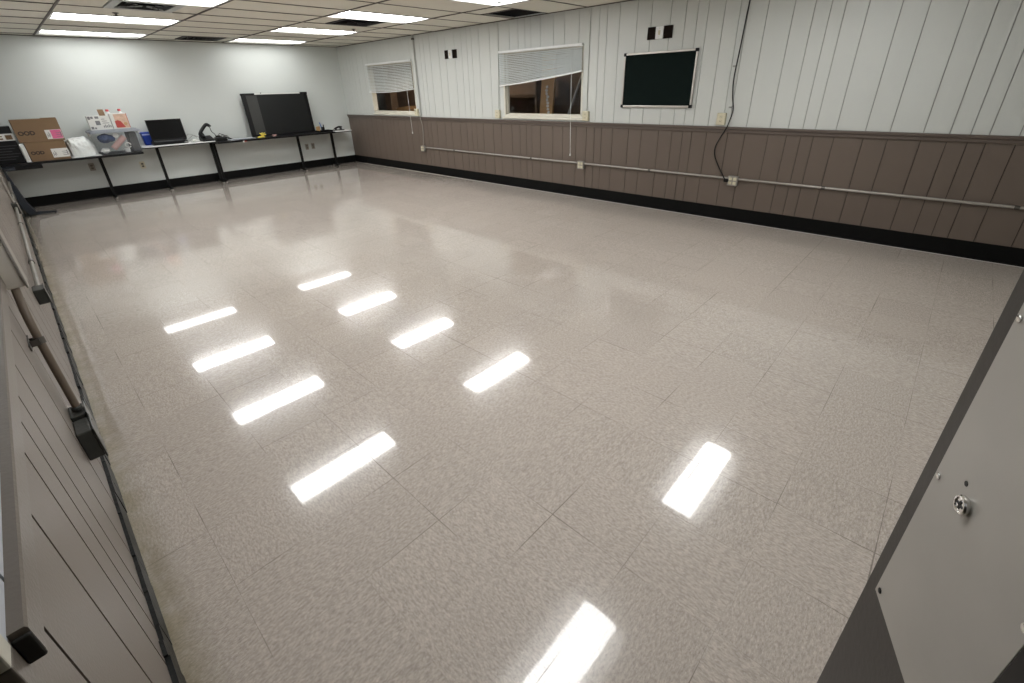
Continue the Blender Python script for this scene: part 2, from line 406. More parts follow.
# doorway in the left wall: casing, jamb
b = MB()
ZL_ = .945
b.box(WL - .02, WL + .001, .556, .587, ZL_, 2.08, .002); b.box(WL - .02, WL + .001, -.475, -.44, ZL_, 2.08, .002); b.box(WL - .02, WL + .001, -.475, .587, 2.05, 2.08, .002)
b.mat(1).box(WL - .02, WL + .001, .556, .587, 0, ZL_, .002); b.box(WL - .02, WL + .001, -.475, -.44, 0, ZL_, .002)
b.box(WL - .10, WL - .02, .556, .570, 0, 2.05); b.box(WL - .10, WL - .02, -.45, -.435, 0, 2.05)
struct(b.build('trim_3', ['frame', 'taupe_rail']))

# ------------------------------------------------------------------ ceiling
lights_cells = [(i, y) for i in (0, 2) for y in (9.29, 7.46, 5.63, 3.80, .75)]
vents = [(1.145, 6.24, 'pale'), (2.45, 9.29, 'dark'), (3.54, 6.24, 'dark')]
b = MB()
xs = [WL] + [GX + PX * k for k in range(4)] + [WR]
ysr = [YN] + [GY + PY * k for k in range(-8, 10)] + [YB]
def is_light(x, y): return any(abs(x - (GX + PX * i)) < .02 and abs(y - yy) < .03 for i, yy in lights_cells)
random.seed(3)
for xa, xb in zip(xs, xs[1:]):
    for ya, yb in zip(ysr, ysr[1:]):
        if is_light(xa, ya): continue
        xa2, xb2 = xa, xb; holes = [(vx, vx + .61) for vx, vy, _ in vents if abs(vy - ya) < .03 and xa - .02 < vx < xb]
        if abs(ya - 4.41) < .03 and xa > 4: holes = [(4.765, 5.41)]
        segs = []
        cur = xa
        for h0, h1 in holes: segs.append((cur, h0)); cur = min(h1, xb)
        segs.append((cur, xb))
        for s0, s1 in segs:
            if s1 - s0 < .03: continue
            dz = random.uniform(-.002, .002)
            b.box(s0 + .004, s1 - .004, ya + .004, yb - .004, ZC + .004 + dz, ZC + .02 + dz)
b.mat(1).box(HX, WR + .12, YN - .1, YB + .12, ZC + .45, ZC + .5)
b.box(HX, WL - .1, YN, YB, ZC, ZC + .03); b.box(WR + .02, WR + .12, YN, YB, ZC + .02, ZC + .46)
struct(b.build('ceiling', ['ctile', 'plenum']))
b = MB()
for x in xs[1:-1]: b.box(x - .010, x + .010, YN, YB, ZC - .004, ZC + .003)
for y in ysr[1:-1]: b.box(WL, WR, y - .0055, y + .0055, ZC - .003, ZC + .002)
b.box(4.755, 4.775, 4.41, 5.02, ZC - .003, ZC + .03)
b.box(WL, WL + .02, YN, YB, ZC - .004, ZC + .003); b.box(WR - .012, WR, YN, YB, ZC - .006, ZC + .003)
b.box(WL, WR, YB - .012, YB, ZC - .006, ZC + .003); b.box(WL, WR, YN, YN + .02, ZC - .004, ZC + .003)
struct(b.build('trim_4', 'tbar'))

# troffer lights
def make_light(loc, label):
    t = thing('ceiling_light', label, 'ceiling light', loc, 'fluorescent ceiling lights')
    w, d = PX - .03, PY - .022
    b = MB()
    f = .020
    b.box(-w / 2, w / 2, -d / 2, -d / 2 + f, -.003, .02, .001); b.box(-w / 2, w / 2, d / 2 - f, d / 2, -.003, .02, .001)
    b.box(-w / 2, -w / 2 + f, -d / 2 + f, d / 2 - f, -.003, .02, .001); b.box(w / 2 - f, w / 2, -d / 2 + f, d / 2 - f, -.003, .02, .001)
    b.box(-w / 2, w / 2, -d / 2, d / 2, .07, .08)
    b.build('frame', 'whitemetal', t, local=True)
    # curved white reflectors either side of a hanging basket lens
    for sg in (-1, 1):
        b = MB(); P_ = [(sg * (.155 + (d / 2 - f - .155) * k / 8), .064 - .064 * (k / 8) ** 2) for k in range(9)]
        b.prism(P_ + [(y, z + .004) for y, z in reversed(P_)], 'x', -w / 2 + f, w / 2 - f); b.build('reflector', 'whitemetal', t, local=True, smooth=True)
    b = MB(); n = 12; hw = .148
    prof = [(hw * math.cos(PI * k / n), .062 - .060 * math.sin(PI * k / n) ** .6) for k in range(n + 1)]
    b.prism(prof, 'x', -w / 2 + f, w / 2 - f)
    b.build('diffuser', 'lens', t, local=True, smooth=True)
    return t
LN = {(0, 9.29): 'lit ceiling light against the back wall above the laptop-sized black monitor',
      (0, 7.46): 'lit ceiling light just behind the sprinkler near the pale vent, left row',
      (0, 5.63): 'lit ceiling light cut by the top of the photo beside the pale square vent',
      (0, 3.80): 'left row ceiling light third from the doorway end, seen only as a floor reflection',
      (0, .75): 'left row ceiling light nearest the doorway, reflected at the bottom edge of the floor',
      (2, 9.29): 'lit ceiling light against the back wall above the large black panel',
      (2, 7.46): 'lit ceiling light with a small sprinkler at its right end, second from the back wall',
      (2, 5.63): 'lit ceiling light directly in front of the black square vent near the far window',
      (2, 3.80): 'lit ceiling light cut by the top of the photo beside the black ceiling opening',
      (2, .75): 'right row ceiling light nearest the steel-plated door, reflected alone on the floor at right'}
L0 = None
for i, y in lights_cells:
    loc = (GX + PX * (i + .5), y + PY / 2, ZC)
    if L0 is None: L0 = make_light(loc, LN[(i, y)])
    else: dup(L0, loc, LN[(i, y)])
dimmed = None  # the two fixtures by the back wall share the weakened lens
for o in [o for o in COL.objects if o.name.startswith('ceiling_light') and o.location.y > 9]:
    for c in o.children:
        if c.name.startswith('diffuser'):
            if dimmed is None: dimmed = c.data.copy(); dimmed.materials[0] = M['lens_dimmed']
            c.data = dimmed

# ceiling vents
def make_vent(x, y, kind, label):
    t = thing('ceiling_vent', label, 'ceiling vent', (x + .305, y + .305, ZC), 'square ceiling vents')
    fm = 'ventlight' if kind == 'pale' else 'vent'
    def ring(b, r0, r1, z0, z1):
        b.box(-r1, r1, -r1, -r0, z0, z1); b.box(-r1, r1, r0, r1, z0, z1); b.box(-r1, -r0, -r0, r0, z0, z1); b.box(r0, r1, -r0, r0, z0, z1)
    b = MB(); ring(b, .225 if kind == 'pale' else .27, .298, -.004, .012); b.build('frame', fm, t, local=True)
    for k in range(3):
        b = MB(); r = .205 - .06 * k if kind == 'pale' else .25 - .075 * k
        # sloping square louvre
        o = bmesh.new()
        for a in range(4):
            ca, sa = math.cos(a * PI / 2), math.sin(a * PI / 2)
            def P(u, v, z): return (u * ca - v * sa, u * sa + v * ca, z)
            vs = [o.verts.new(P(-r, -r, -.006)), o.verts.new(P(r, -r, -.006)), o.verts.new(P(r - .035, -r + .035, .03)), o.verts.new(P(-r + .035, -r + .035, .03))]
            o.faces.new(vs)
        bmesh.ops.solidify(o, geom=list(o.faces), thickness=.003)
        b._merge(o); b.build('louvre', 'vent', t, local=True)
    b = MB()
    for a in range(4):
        m = Matrix.Rotation(PI / 4 + a * PI / 2, 4, 'Z'); b.box(.03, .29, -.005, .005, -.003, .006, mtx=m)
    b.build('diagonal_bar', fm if kind == 'pale' else 'vent', t, local=True)
    b = MB(); b.box(-.30, .30, -.30, .30, .07, .09); b.build('backing', 'plenum', t, local=True)
make_vent(*vents[0], 'pale framed square ceiling vent with black blades, left part of the ceiling')
make_vent(*vents[1], 'black square ceiling vent against the top of the back wall')
make_vent(*vents[2], 'black square ceiling vent between two lights near the far window')

def sprinkler(x, y, label):
    t = thing('sprinkler_head', label, 'sprinkler', (x, y, ZC), 'ceiling sprinklers')
    b = MB(); b.lathe([(.030, 0), (.030, -.004), (.012, -.010), (.012, -.03), (.006, -.032)]); b.build('body', 'coupling', t, local=True)
    b = MB(); b.tube([(-.010, 0, -.028), (-.014, 0, -.045), (0, 0, -.06)], .003, 6); b.tube([(.010, 0, -.028), (.014, 0, -.045), (0, 0, -.06)], .003, 6); b.build('yoke', 'coupling', t, local=True)
    b = MB(); b.lathe([(.018, -.062), (.020, -.060), (.004, -.057)]); b.build('deflector', 'coupling', t, local=True)
sprinkler(1.30, 7.18, 'small dark sprinkler on the ceiling between the pale vent and the light behind it')
sprinkler(4.16, 7.19, 'small dark sprinkler on the ceiling beside the black square vent')

# ------------------------------------------------------------------ windows in the right wall
def window(n, W, lab):
    y0, y1, z0, z1 = W
    fr = MB(); t = .032
    fr.box(WR - .006, WR + .09, y0, y0 + t * .7, z0 + .05, z1, .003); fr.box(WR - .006, WR + .09, y1 - t, y1, z0 + .05, z1, .003)
    fr.box(WR - .006, WR + .09, y0, y1, z1 - t, z1, .003); fr.box(WR + .0, WR + .09, y0, y1, z0, z0 + .05, .003)
    fr.box(WR - .022, WR + .02, y0 - .035, y1 + .025, z0 - .008, z0 + .012, .004)
    w = struct(fr.build('window_%d' % n, 'frame'))
    p = MB(); p.box(WR + .040, WR + .044, y0 + .03, y1 - .045, z0 + .045, z1 - .04); p.build('pane', 'glass', w)
    s = MB(); s.box(WR + .034, WR + .050, y1 - t - .014, y1 - t, z0 + .05, z1 - t); s.box(WR + .034, WR + .050, y0 + t * .7, y0 + t * .7 + .012, z0 + .05, z1 - t); s.box(WR + .034, WR + .050, y0 + t * .7, y1 - t, z0 + .05, z0 + .064); s.build('sash', 'frame', w)
window(1, W1, ''); window(2, W2, '')

def blind(label, y0, y1, zt, zn, zf, sag, cord_y, cord_z, ncord=5):
    t = thing('window_blind', label, 'window blind', (WR - .03, (y0 + y1) / 2, zt), 'white slatted blinds on the right wall')
    b = MB(); b.box(WR - .045, WR - .009, y0, y1, zt - .030, zt, .003); b.build('headrail', 'white', t)
    n = 17; m = 14
    sl = bmesh.new()
    for i in range(n):
        u = (i + 1) / (n + 1)
        a = zt - .034 - (zt - .034 - zn) * (u ** .92)
        c = zt - .034 - (zt - .034 - zf) * u
        up, lo = [], []
        for k in range(m + 1):
            s = k / m; yy = y0 + .006 + (y1 - y0 - .012) * s
            z = a * (1 - s) + c * s - sag * u * math.sin(PI * s) + .0025 * mnoise.noise((yy * 3, i * .7, 1))
            up.append(sl.verts.new((WR - .021, yy, z + .0092))); lo.append(sl.verts.new((WR - .036, yy, z - .0092)))
        for k in range(m): sl.faces.new((up[k], up[k + 1], lo[k + 1], lo[k]))
    bmesh.ops.solidify(sl, geom=list(sl.faces), thickness=.001)
    b = MB(); b._merge(sl); b.build('slats', 'slat', t)
    b = MB()
    pts = [(WR - .028, y0 + (y1 - y0) * s, zn * (1 - s) + zf * s - sag * math.sin(PI * s)) for s in [k / 10 for k in range(11)]]
    for p, q in zip(pts, pts[1:]): b.prism([(p[1], p[2] - .010), (q[1], q[2] - .010), (q[1], q[2] + .008), (p[1], p[2] + .008)], 'x', WR - .042, WR - .016)
    b.build('bottom_rail', 'white', t)
    for k in range(ncord):
        s = (k + .4) / ncord; yy = y0 + (y1 - y0) * s; ze = zn * (1 - s) + zf * s - sag * math.sin(PI * s)
        b = MB(); b.tube([(WR - .040, yy, zt - .03), (WR - .041, yy, ze)], .0016, 6, 0); b.build('ladder_cord', 'slat', t)
    b = MB(); b.tube([(WR - .050, cord_y, zt - .02), (WR - .052, cord_y, (zt + cord_z) / 2), (WR - .048, cord_y - .008, cord_z)], .0028, 8); c = b.build('pull_cord', 'white', t)
    b = MB(); b.lathe([(.004, 0), (.009, -.012), (.010, -.03), (.006, -.036)], (WR - .048, cord_y - .008, cord_z)); b.build('tassel', 'white', c, smooth=True)
blind('white slatted blind hanging crooked with its far lower corner drooping, over the larger nearer window', 3.835, 5.335, 1.934, 1.622, 1.478, .012, 3.985, .60)
blind('white slatted blind with a nearly level bottom, over the far window by the corner', 7.545, 9.06, 1.946, 1.478, 1.445, .022, 7.72, .745, 4)

# what stands in the dark outside
b = MB(); b.box(WR + .1, 8.4, 1.5, 11.5, -.3, -.2); struct(b.build('ground', 'nightgrey'))
b = MB()
for k in range(13): b.box(6.75, 6.80, 1.5, 11.5, -.2 + k * .21, -.2 + k * .21 + .200)
b.box(6.80, 6.84, 1.5, 11.5, -.2, 2.6)
struct(b.build('wall_outside', 'night'))
t = thing('wooden_shelf', 'brown wooden shelf of boards seen in the dark through the larger window', 'shelf', (6.5, 5.9, -.2))
for k, z in enumerate((.62, .98, 1.30)):
    b = MB(); b.box(6.25, 6.70, 5.35, 6.75, z, z + .035, .004); b.build('board', 'night', t)
for y in (5.35, 6.72): b = MB(); b.box(6.25, 6.70, y, y + .04, -.2, 1.6, .004); b.build('upright', 'night', t)
# tall curved brown board with pale flaking marks
b = MB(); pl = []
for k in range(15): s = k / 14; pl.append((4.92 + .10 * math.sin(s * 3.0) ** 2 + .10 * max(0, s - .7), -.2 + 2.1 * s))
pr_ = [(y + .13, z) for y, z in pl] + [(y - .13, z) for y, z in reversed(pl)]
b.prism(pr_, 'x', 6.08, 6.12)
for k in range(9):
    z = 1.08 + k * .045; yy = 4.965 + .003 * k + random.uniform(-.012, .012)
    b.mat(1).prism([(yy + .035 * math.cos(a) * random.uniform(.6, 1), z + .028 * math.sin(a) * random.uniform(.6, 1)) for a in [j * PI / 4 for j in range(8)]], 'x', 6.076, 6.0805)
tag(b.build('curved_board', ['tan', 'label']), 'tall curved brown board with flaking white marks outside the larger window', 'board')
b = MB(); b.tube([(6.0, 5.06, -.2), (6.0, 4.00, 2.2)], .018, 10, 0)
tag(b.build('leaning_pole', 'steelbox'), 'pale pole leaning at a slant in the dark outside the larger window', 'pole')
b = MB(); b.prism([(8.75, -.2), (9.62, -.2), (9.62, 1.10), (9.2, 1.14), (8.75, 1.07)], 'x', 6.3, 6.6, .02)
tag(b.build('wooden_crate', 'tan'), 'brown wooden crate seen in the dark through the far window', 'crate')

b = MB(); b.box(6.32, 6.50, 9.78, 10.05, -.2, 2.2, .01)
tag(b.build('wooden_post', 'night'), 'broad brown wooden post in the dark at the left of the far window', 'post')
# ------------------------------------------------------------------ right wall fittings
def outlet_box(y, label):
    t = thing('outlet_box', label, 'outlet', (WR, y, 1.084), 'cream surface outlet boxes on the right wall')
    b = MB(); b.box(-.036, 0, -.047, .047, -.060, .060, .006, 3); b.build('body', 'cream', t, local=True)
    b = MB(); b.box(-.040, -.034, -.043, .043, -.056, .056, .002); fp = b.build('faceplate', 'cream', t, local=True)
    for z in (-.022, .022):
        b = MB(); b.box(-.043, -.039, -.017, .017, z - .014, z + .014, .004); s = b.build('socket', 'cream', t, local=True)
        b = MB(); b.box(-.0445, -.0425, -.008, -.005, z - .005, z + .006); b.box(-.0445, -.0425, .005, .008, z - .005, z + .006); b.build('slot', 'creamdark', s, local=True)
    return t
ob = outlet_box(5.414, 'cream outlet box at the far lower corner of the larger window')
dup(ob, (WR, 3.757, 1.084), 'cream outlet box at the near lower corner of the larger window')
dup(ob, (WR, 7.543, 1.084), 'yellowed cream outlet box at the near lower corner of the far window')
dup(ob, (WR, 1.978, 1.084), 'cream outlet box on the rail beside the hanging black cord')

def raceway(y0, y1, label, m='white_panel'):
    t = thing('cable_raceway', label, 'cable raceway', (WR, y1, 1.14), 'thin wall raceways')
    b = MB(); b.prism([(y1 - .0045, 1.143), (y1 + .0045, 1.143), (y0 + .0045, ZC - .01), (y0 - .0045, ZC - .01)], 'x', WR - .014, WR + .001, .002); b.build('channel', m, t)
    for z in (1.21, 1.6, 2.05):
        u = (z - 1.14) / (ZC - 1.14); y = y1 + (y0 - y1) * u
        b = MB(); b.box(WR - .016, WR, y - .008, y + .008, z - .005, z + .005, .001); b.build('clip', m, t)
raceway(5.352, 5.40, 'thin raceway running down to the far side of the larger window')
raceway(3.752, 3.757, 'thin raceway running down to the near side of the larger window')
raceway(1.972, 1.965, 'thin raceway running down to the outlet box beside the black cord')

def quad_box(y, label):
    t = thing('junction_box', label, 'junction box', (WR, y, .452), 'square junction boxes on the right wall pipe')
    b = MB(); b.box(-.042, 0, -.05, .05, -.05, .05, .006, 3); b.build('body', 'steelbox', t, local=True)
    b = MB(); b.box(-.046, -.040, -.052, .052, -.052, .052, .003); b.build('cover', 'conduit', t, local=True)
    for yy in (-.023, .023):
        for z in (-.022, .022):
            b = MB(); b.box(-.052, -.044, yy - .017, yy + .017, z - .016, z + .016, .006, 3); b.build('socket', 'cream', t, local=True)
    return t
qb = quad_box(7.455, 'steel junction box below the far window where the pipe turns up the wall')
dup(qb, (WR, 3.80, .452), 'steel junction box under the near end of the larger window')
dup(qb, (WR, 1.74, .452), 'steel junction box where the hanging black cord is plugged in')
def conduit(y0, y1, couplings, straps, label):
    t = thing('conduit_pipe', label, 'pipe', (WR - .02, (y0 + y1) / 2, .473), 'lengths of metal conduit along the right wall')
    b = MB(); b.cyl((WR - .018, y0, .473), (WR - .018, y1, .473), .0125, seg=16); b.build('pipe', 'conduit', t, smooth=True)
    for c in couplings: b = MB(); b.cyl((WR - .018, c - .016, .473), (WR - .018, c + .016, .473), .0165, seg=16); b.build('coupling', 'coupling', t, smooth=True)
    for c in straps: b = MB(); b.cyl((WR - .018, c - .006, .473), (WR - .018, c + .006, .473), .0145, seg=16); b.box(WR - .004, WR, c - .007, c + .007, .440, .506); b.build('strap', 'conduit', t, smooth=True)
conduit(3.853, 7.402, (6.54, 4.73), (), 'metal conduit pipe along the brown wall below the two windows')
conduit(1.793, 3.748, (2.762, ), (), 'metal conduit pipe along the brown wall below the black board')
conduit(YN + .01, 1.688, (.876, -.477), (), 'metal conduit pipe along the brown wall nearest the camera')
t = thing('conduit_riser', 'grey pipe rising from the junction box to the ceiling beside the far window', 'pipe', (WR - .02, 7.44, .5))
b = MB(); b.tube([(WR - .018, 7.425, ZC - .002), (WR - .018, 7.43, 1.6), (WR - .020, 7.435, 1.03)], .017, 14, 0); b.build('upper_pipe', 'greypipe', t, smooth=True)
b = MB(); b.tube([(WR - .030, 7.435, 1.04), (WR - .036, 7.425, .97), (WR - .018, 7.41, .85), (WR - .014, 7.43, .65), (WR - .02, 7.452, .50)], .007, 10); b.build('cable', 'conduit', t, smooth=True)
b = MB(); b.box(WR - .038, WR, 7.405, 7.447, ZC - .075, ZC - .045, .003); b.build('clamp', 'coupling', t)

# notice board
t = thing('notice_board', 'black felt notice board with aluminium frame and black corners on the white panelled wall', 'notice board', (WR, 2.79, 1.19))
y0, y1, z0, z1 = 2.332, 3.232, 1.193, 1.779
b = MB(); b.box(WR - .016, WR - .001, y0 + .01, y1 - .01, z0 + .01, z1 - .01); b.build('panel', 'felt', t)
b = MB()
for (a, c, d, e) in ((y0, y1, z0, z0 + .022), (y0, y1, z1 - .022, z1), (y0, y0 + .022, z0 + .022, z1 - .022), (y1 - .022, y1, z0 + .022, z1 - .022)): b.box(WR - .026, WR - .001, a, c, d, e, .004)
b.build('frame', 'alu', t)
for yy in (y0, y1):
    for zz in (z0, z1):
        sy = 1 if yy == y0 else -1; sz = 1 if zz == z0 else -1
        b = MB(); b.prism([(yy - sy * .003, zz - sz * .003), (yy + sy * .035, zz - sz * .003), (yy + sy * .035, zz + sz * .024), (yy + sy * .024, zz + sz * .035), (yy - sy * .003, zz + sz * .035)], 'x', WR - .029, WR - .002, .004); b.build('corner_cap', 'black', t)

def wall_plate(y, label):
    t = thing('wall_plate', label, 'wall plate', (WR, y, 1.96), 'black wall plates high on the right wall')
    for s in (-1, 1):
        b = MB(); b.box(-.012, 0, min(s * .045, s * .150), max(s * .045, s * .150), -.062, .062, .002); b.build('black_panel', 'platedark', t, local=True)
    b = MB(); b.box(-.022, 0, -.046, .046, -.060, .060, .004); p = b.build('centre_block', 'white', t, local=True)
    b = MB(); b.box(-.026, -.020, -.012, .012, -.022, .022, .002); b.cyl((-.025, 0, .042), (-.02, 0, .042), .004, seg=10); b.cyl((-.025, 0, -.042), (-.02, 0, -.042), .004, seg=10); b.build('switch', 'cream', p, local=True)
    return t
wp = wall_plate(2.808, 'black wall plate with white centre above the notice board')
dup(wp, (WR, 6.455, 1.963), 'black wall plate with white centre between the two windows')

# hanging black cord
t = thing('power_cord', 'black cord hanging from the ceiling down the panelled wall to a junction box', 'cord', (WR - .02, 1.9, .45))
b = MB(); b.tube([(WR - .012, y, z) for y, z in ((1.878, ZC), (1.888, 2.16), (1.896, 1.99), (1.905, 1.766), (1.918, 1.48), (1.900, 1.305), (1.873, 1.177))] + [(WR - .034, 1.885, 1.06), (WR - .036, 1.905, .99), (WR - .022, 1.955, .896), (WR - .016, 1.995, .797), (WR - .016, 1.985, .698), (WR - .02, 1.915, .575), (WR - .03, 1.835, .468), (WR - .04, 1.80, .452)], .0062, 10); b.build('cord', 'black', t, smooth=True)
b = MB(); b.box(WR - .062, WR - .034, 1.785, 1.83, .435, .470, .006); b.build('plug', 'black', t)
for y, z in ((1.922, 1.59), (1.895, 1.20), (1.93, 2.18)): b = MB(); b.box(WR - .014, WR, y, y + .028, z - .008, z + .008, .003); b.build('staple', 'steelbox', t)

# wall marks: a short line of scratches low on the brown wall
# ------------------------------------------------------------------ back wall outlets
def back_outlet(x, z, label, m):
    t = thing('wall_outlet', label, 'outlet', (x, YB, z), 'wall outlets under the tables')
    b = MB(); b.box(-.036, .036, -.006, 0, -.058, .058, .002); b.build('faceplate', m, t, local=True)
    for dz in (-.02, .02):
        b = MB(); b.box(-.016, .016, -.010, -.005, dz - .014, dz + .014, .004); b.build('socket', 'socketbrown', t, local=True)
    return t
back_outlet(.816, .484, 'brownish outlet plate on the back wall under the brown cartons', 'plate')
back_outlet(1.471, .430, 'cream outlet plate on the back wall under the blue bin', 'cream')
back_outlet(4.343, .432, 'left outlet of the pair on the back wall under the black panel', 'plate')
back_outlet(4.476, .436, 'right outlet of the pair on the back wall under the black panel', 'plate')

# ------------------------------------------------------------------ tables along the back wall
def rounded(x0, x1, y0, y1, r, n=6):
    P = []
    for cx, cy, a0 in ((x1 - r, y1 - r, 0), (x0 + r, y1 - r, 90), (x0 + r, y0 + r, 180), (x1 - r, y0 + r, 270)):
        for k in range(n + 1): a = math.radians(a0 + 90 * k / n); P.append((cx + r * math.cos(a), cy + r * math.sin(a)))
    return P
def table(label, x0, x1, y0, zt, legs, top, rad=.03, th=.030, inset=0):
    t = thing('training_table', label, 'table', ((x0 + x1) / 2, (y0 + YB) / 2, 0), 'narrow tables in a row along the back wall')
    y1 = YB - .012
    b = MB(); b.prism(rounded(x0, x1, y0, y1, rad), 'z', zt - (.014 if 'white' in top else .004), zt, .0015); b.build('tabletop', top, t)
    b = MB(); b.prism(rounded(x0, x1, y0, y1, rad), 'z', zt - th, zt - (.014 if 'white' in top else .004), .003); b.build('edge_band', 'tabletop', t)
    for x in legs:
        yp = YB - .19
        b = MB()
        b.prism([(yp - .028, zt - th), (yp + .028, zt - th), (yp + .022, .03), (yp - .022, .03)], 'x', x - .020, x + .020, .005)
        l = b.build('leg', 'blackmetal', t)
        b = MB(); b.prism([(YB - .30, 0.012), (YB - .30, .03), (yp - .03, .055), (yp + .03, .055), (YB - .03, .03), (YB - .03, .012)], 'x', x - .019, x + .019, .004)
        b.build('foot', 'blackmetal', l)
        for yy in (YB - .285, YB - .045):
            b = MB(); b.lathe([(.016, 0), (.018, .006), (.010, .013)], (x, yy, 0), 12); b.build('glide', 'steelbox', l)
        b = MB(); b.box(x - .019, x + .019, yp - .20, yp + .12, zt - th - .010, zt - th, .003)
        b.prism([(x - .018, zt - th - .01), (x + .019, zt - th - .01), (x + .019, zt - th - .035), (x + .016, zt - th - .09)], 'y', yp - .015, yp + .015)
        b.build('bracket', 'blackmetal', l)
    return t
tA = table('black table at the left end holding the brown cartons and the clear tote', WL + .015, 1.452, 9.50, .69, (.937, ), 'tabletop')
tB = table('white topped table holding the black monitor and the blue bin', 1.470, 2.554, 9.66, .745, (1.715, 2.533), 'tablewhite', .05)
tC = table('long black table holding the large black panel', 2.556, 4.765, 9.60, .725, (2.578, 4.11), 'tabletop', .02, inset=.0)
tD = table('short white topped table in the far right corner of the room', 4.785, 5.19, 9.66, .722, (4.84, ), 'tablewhite', .06)
# left end of the first table: curved end leg, drawer box
b = MB()
cv = [(0.0, .66), (.006, .60), (.020, .50), (.034, .40), (.046, .30), (.062, .20), (.085, .12), (.108, .06), (.115, .018)]
poly = [(WL + .035 + x * .95, z) for x, z in cv] + [(WL + .035 + x * .95 - .135 + .055 * i / 8, z) for i, (x, z) in reversed(list(enumerate(cv)))]
poly = [(max(u, WL + .018), w) for u, w in poly]
b.prism(poly, 'y', 9.30, 9.55, .004); l = b.build('end_leg', 'navy', tA)
b = MB(); b.lathe([(.020, 0), (.022, .010), (.012, .020)], (WL + .135, 9.33, 0), 14); b.build('glide', 'chrome', l)
b = MB(); b.box(WL + .02, WL + .14, 9.30, 9.55, .62, .66, .004); b.build('leg_bracket', 'navy', l)
b = MB(); b.prism([(WL + .13, .018), (WL + .13, .06), (.11, .035), (.175, .030), (.175, .018)], 'y', 9.28, 9.33, .003); b.lathe([(.012, 0), (.014, .010), (.008, .019)], (.155, 9.305, 0), 12); b.build('foot', 'navy', l)
b = MB(); b.box(WL + .03, .245, 9.505, 9.90, .602, .659, .006); b.build('drawer', 'black', tA)

# ------------------------------------------------------------------ things on the tables
RX = Matrix.Rotation(PI / 2, 4, 'X')
def front(x, y, z): return Matrix.Translation((x, y, z)) @ RX
ZA = .69
def carton(label, x0, x1, y0, z0, z1, txt_x, txt_z, size, st, flap, d=.32):
    t = thing('cardboard_box', label, 'box', ((x0 + x1) / 2, y0 + d / 2, z0), 'brown cartons on the left table')
    b = MB(); b.box(x0, x1, y0, y0 + d, z0, z1, .004); b.build('body', 'card', t)
    b = MB()
    m = (x0 + x1) / 2
    b.box(x0 + .002, x1 - .002, y0 + .002, y0 + d / 2 - .002, z1, z1 + .004); b.box(x0 + .002, x1 - .002, y0 + d / 2 + .002, y0 + d - .002, z1, z1 + .004)
    if flap: b.box(x0 + (x1 - x0) * .66, x1 - .002, y0 - .001, y0 + .10, z1 + .003, z1 + .014, .002)
    b.build('top_flap', 'card', t)
    b = MB(); b.text('OOD', size, front(txt_x, y0 - .0008, txt_z), .0035); b.build('lettering', 'ink', t)
    b = MB(); sx0, sx1, sz0, sz1, split = st
    b.box(sx0, sx1, y0 - .0015, y0 + .001, sz0, sz1)
    w = sx1 - sx0
    if split: b.mat(1).box(sx0 + w * .32, sx1 - .004, y0 - .0022, y0 + .001, sz0 + .004, sz1 - .004)
    b.mat(2)
    for k in range(4): b.box(sx0 + w * (.06 + .055 * k), sx0 + w * (.09 + .055 * k), y0 - .0024, y0, sz0 + .02 + .012 * (k % 2), sz1 - .03 - .018 * ((k + 1) % 3))
    for k in range(3): b.box(sx0 + w * .62, sx0 + w * .88, y0 - .0028, y0, sz0 + .025 + .024 * k, sz0 + .031 + .024 * k)
    b.box(sx1 - w * .11, sx1 - w * .05, y0 - .0028, y0, sz0 + .025, sz1 - .03)
    b.build('sticker', ['label', 'pink', 'grey_print'], t)
carton('lower brown carton with a plain white sticker, bottom of the stack of two', .166, .585, 9.55, ZA, .941, .190, .783, .058, (.405, .583, .722, .842, False), False)
carton('upper brown carton with a pink and white sticker, top of the stack of two', .128, .606, 9.545, .946, 1.236, .152, 1.040, .072, (.428, .600, .972, 1.094, True), True)
t = thing('thin_white_box', 'thin white upright box wedged left of the lower brown carton', 'box', (.137, 9.7, ZA))
b = MB(); b.box(.112, .158, 9.56, 9.86, ZA, .938, .003); b.build('body', 'white', t)
b = MB(); b.box(.118, .152, 9.557, 9.561, .72, .90); b.build('label_strip', 'label', t)
t = thing('product_box', 'black printed box with a white band of pictures at the left end of the table', 'box', (-.03, 9.75, ZA))
b = MB(); b.box(-.158, .104, 9.60, 9.90, ZA, 1.165, .004); b.build('body', 'black', t)
b = MB(); b.box(-.156, .1045, 9.597, 9.601, .985, 1.075); b.mat(1).box(.018, .085, 9.5955, 9.599, .997, 1.058, .006); b.box(-.05, -.01, 9.5955, 9.599, 1.00, 1.02); b.box(-.06, -.01, 9.5955, 9.599, 1.035, 1.05); b.mat(2)
for k in range(6): b.box(-.14, .02 + .04 * (k % 3), 9.598, 9.601, .74 + .035 * k, .747 + .035 * k)
b.build('printed_band', ['label', 'carddark', 'slate'], t)
t = thing('small_black_box', 'small black box on top of the black printed box, cut by the photo edge', 'box', (-.08, 9.7, 1.165))
b = MB(); b.box(-.156, .0, 9.62, 9.85, 1.166, 1.235, .004, mtx=None); b.build('body', 'slate', t)
b = MB(); b.box(-.157, .001, 9.619, 9.851, 1.228, 1.240, .003); b.build('lid', 'black', t)

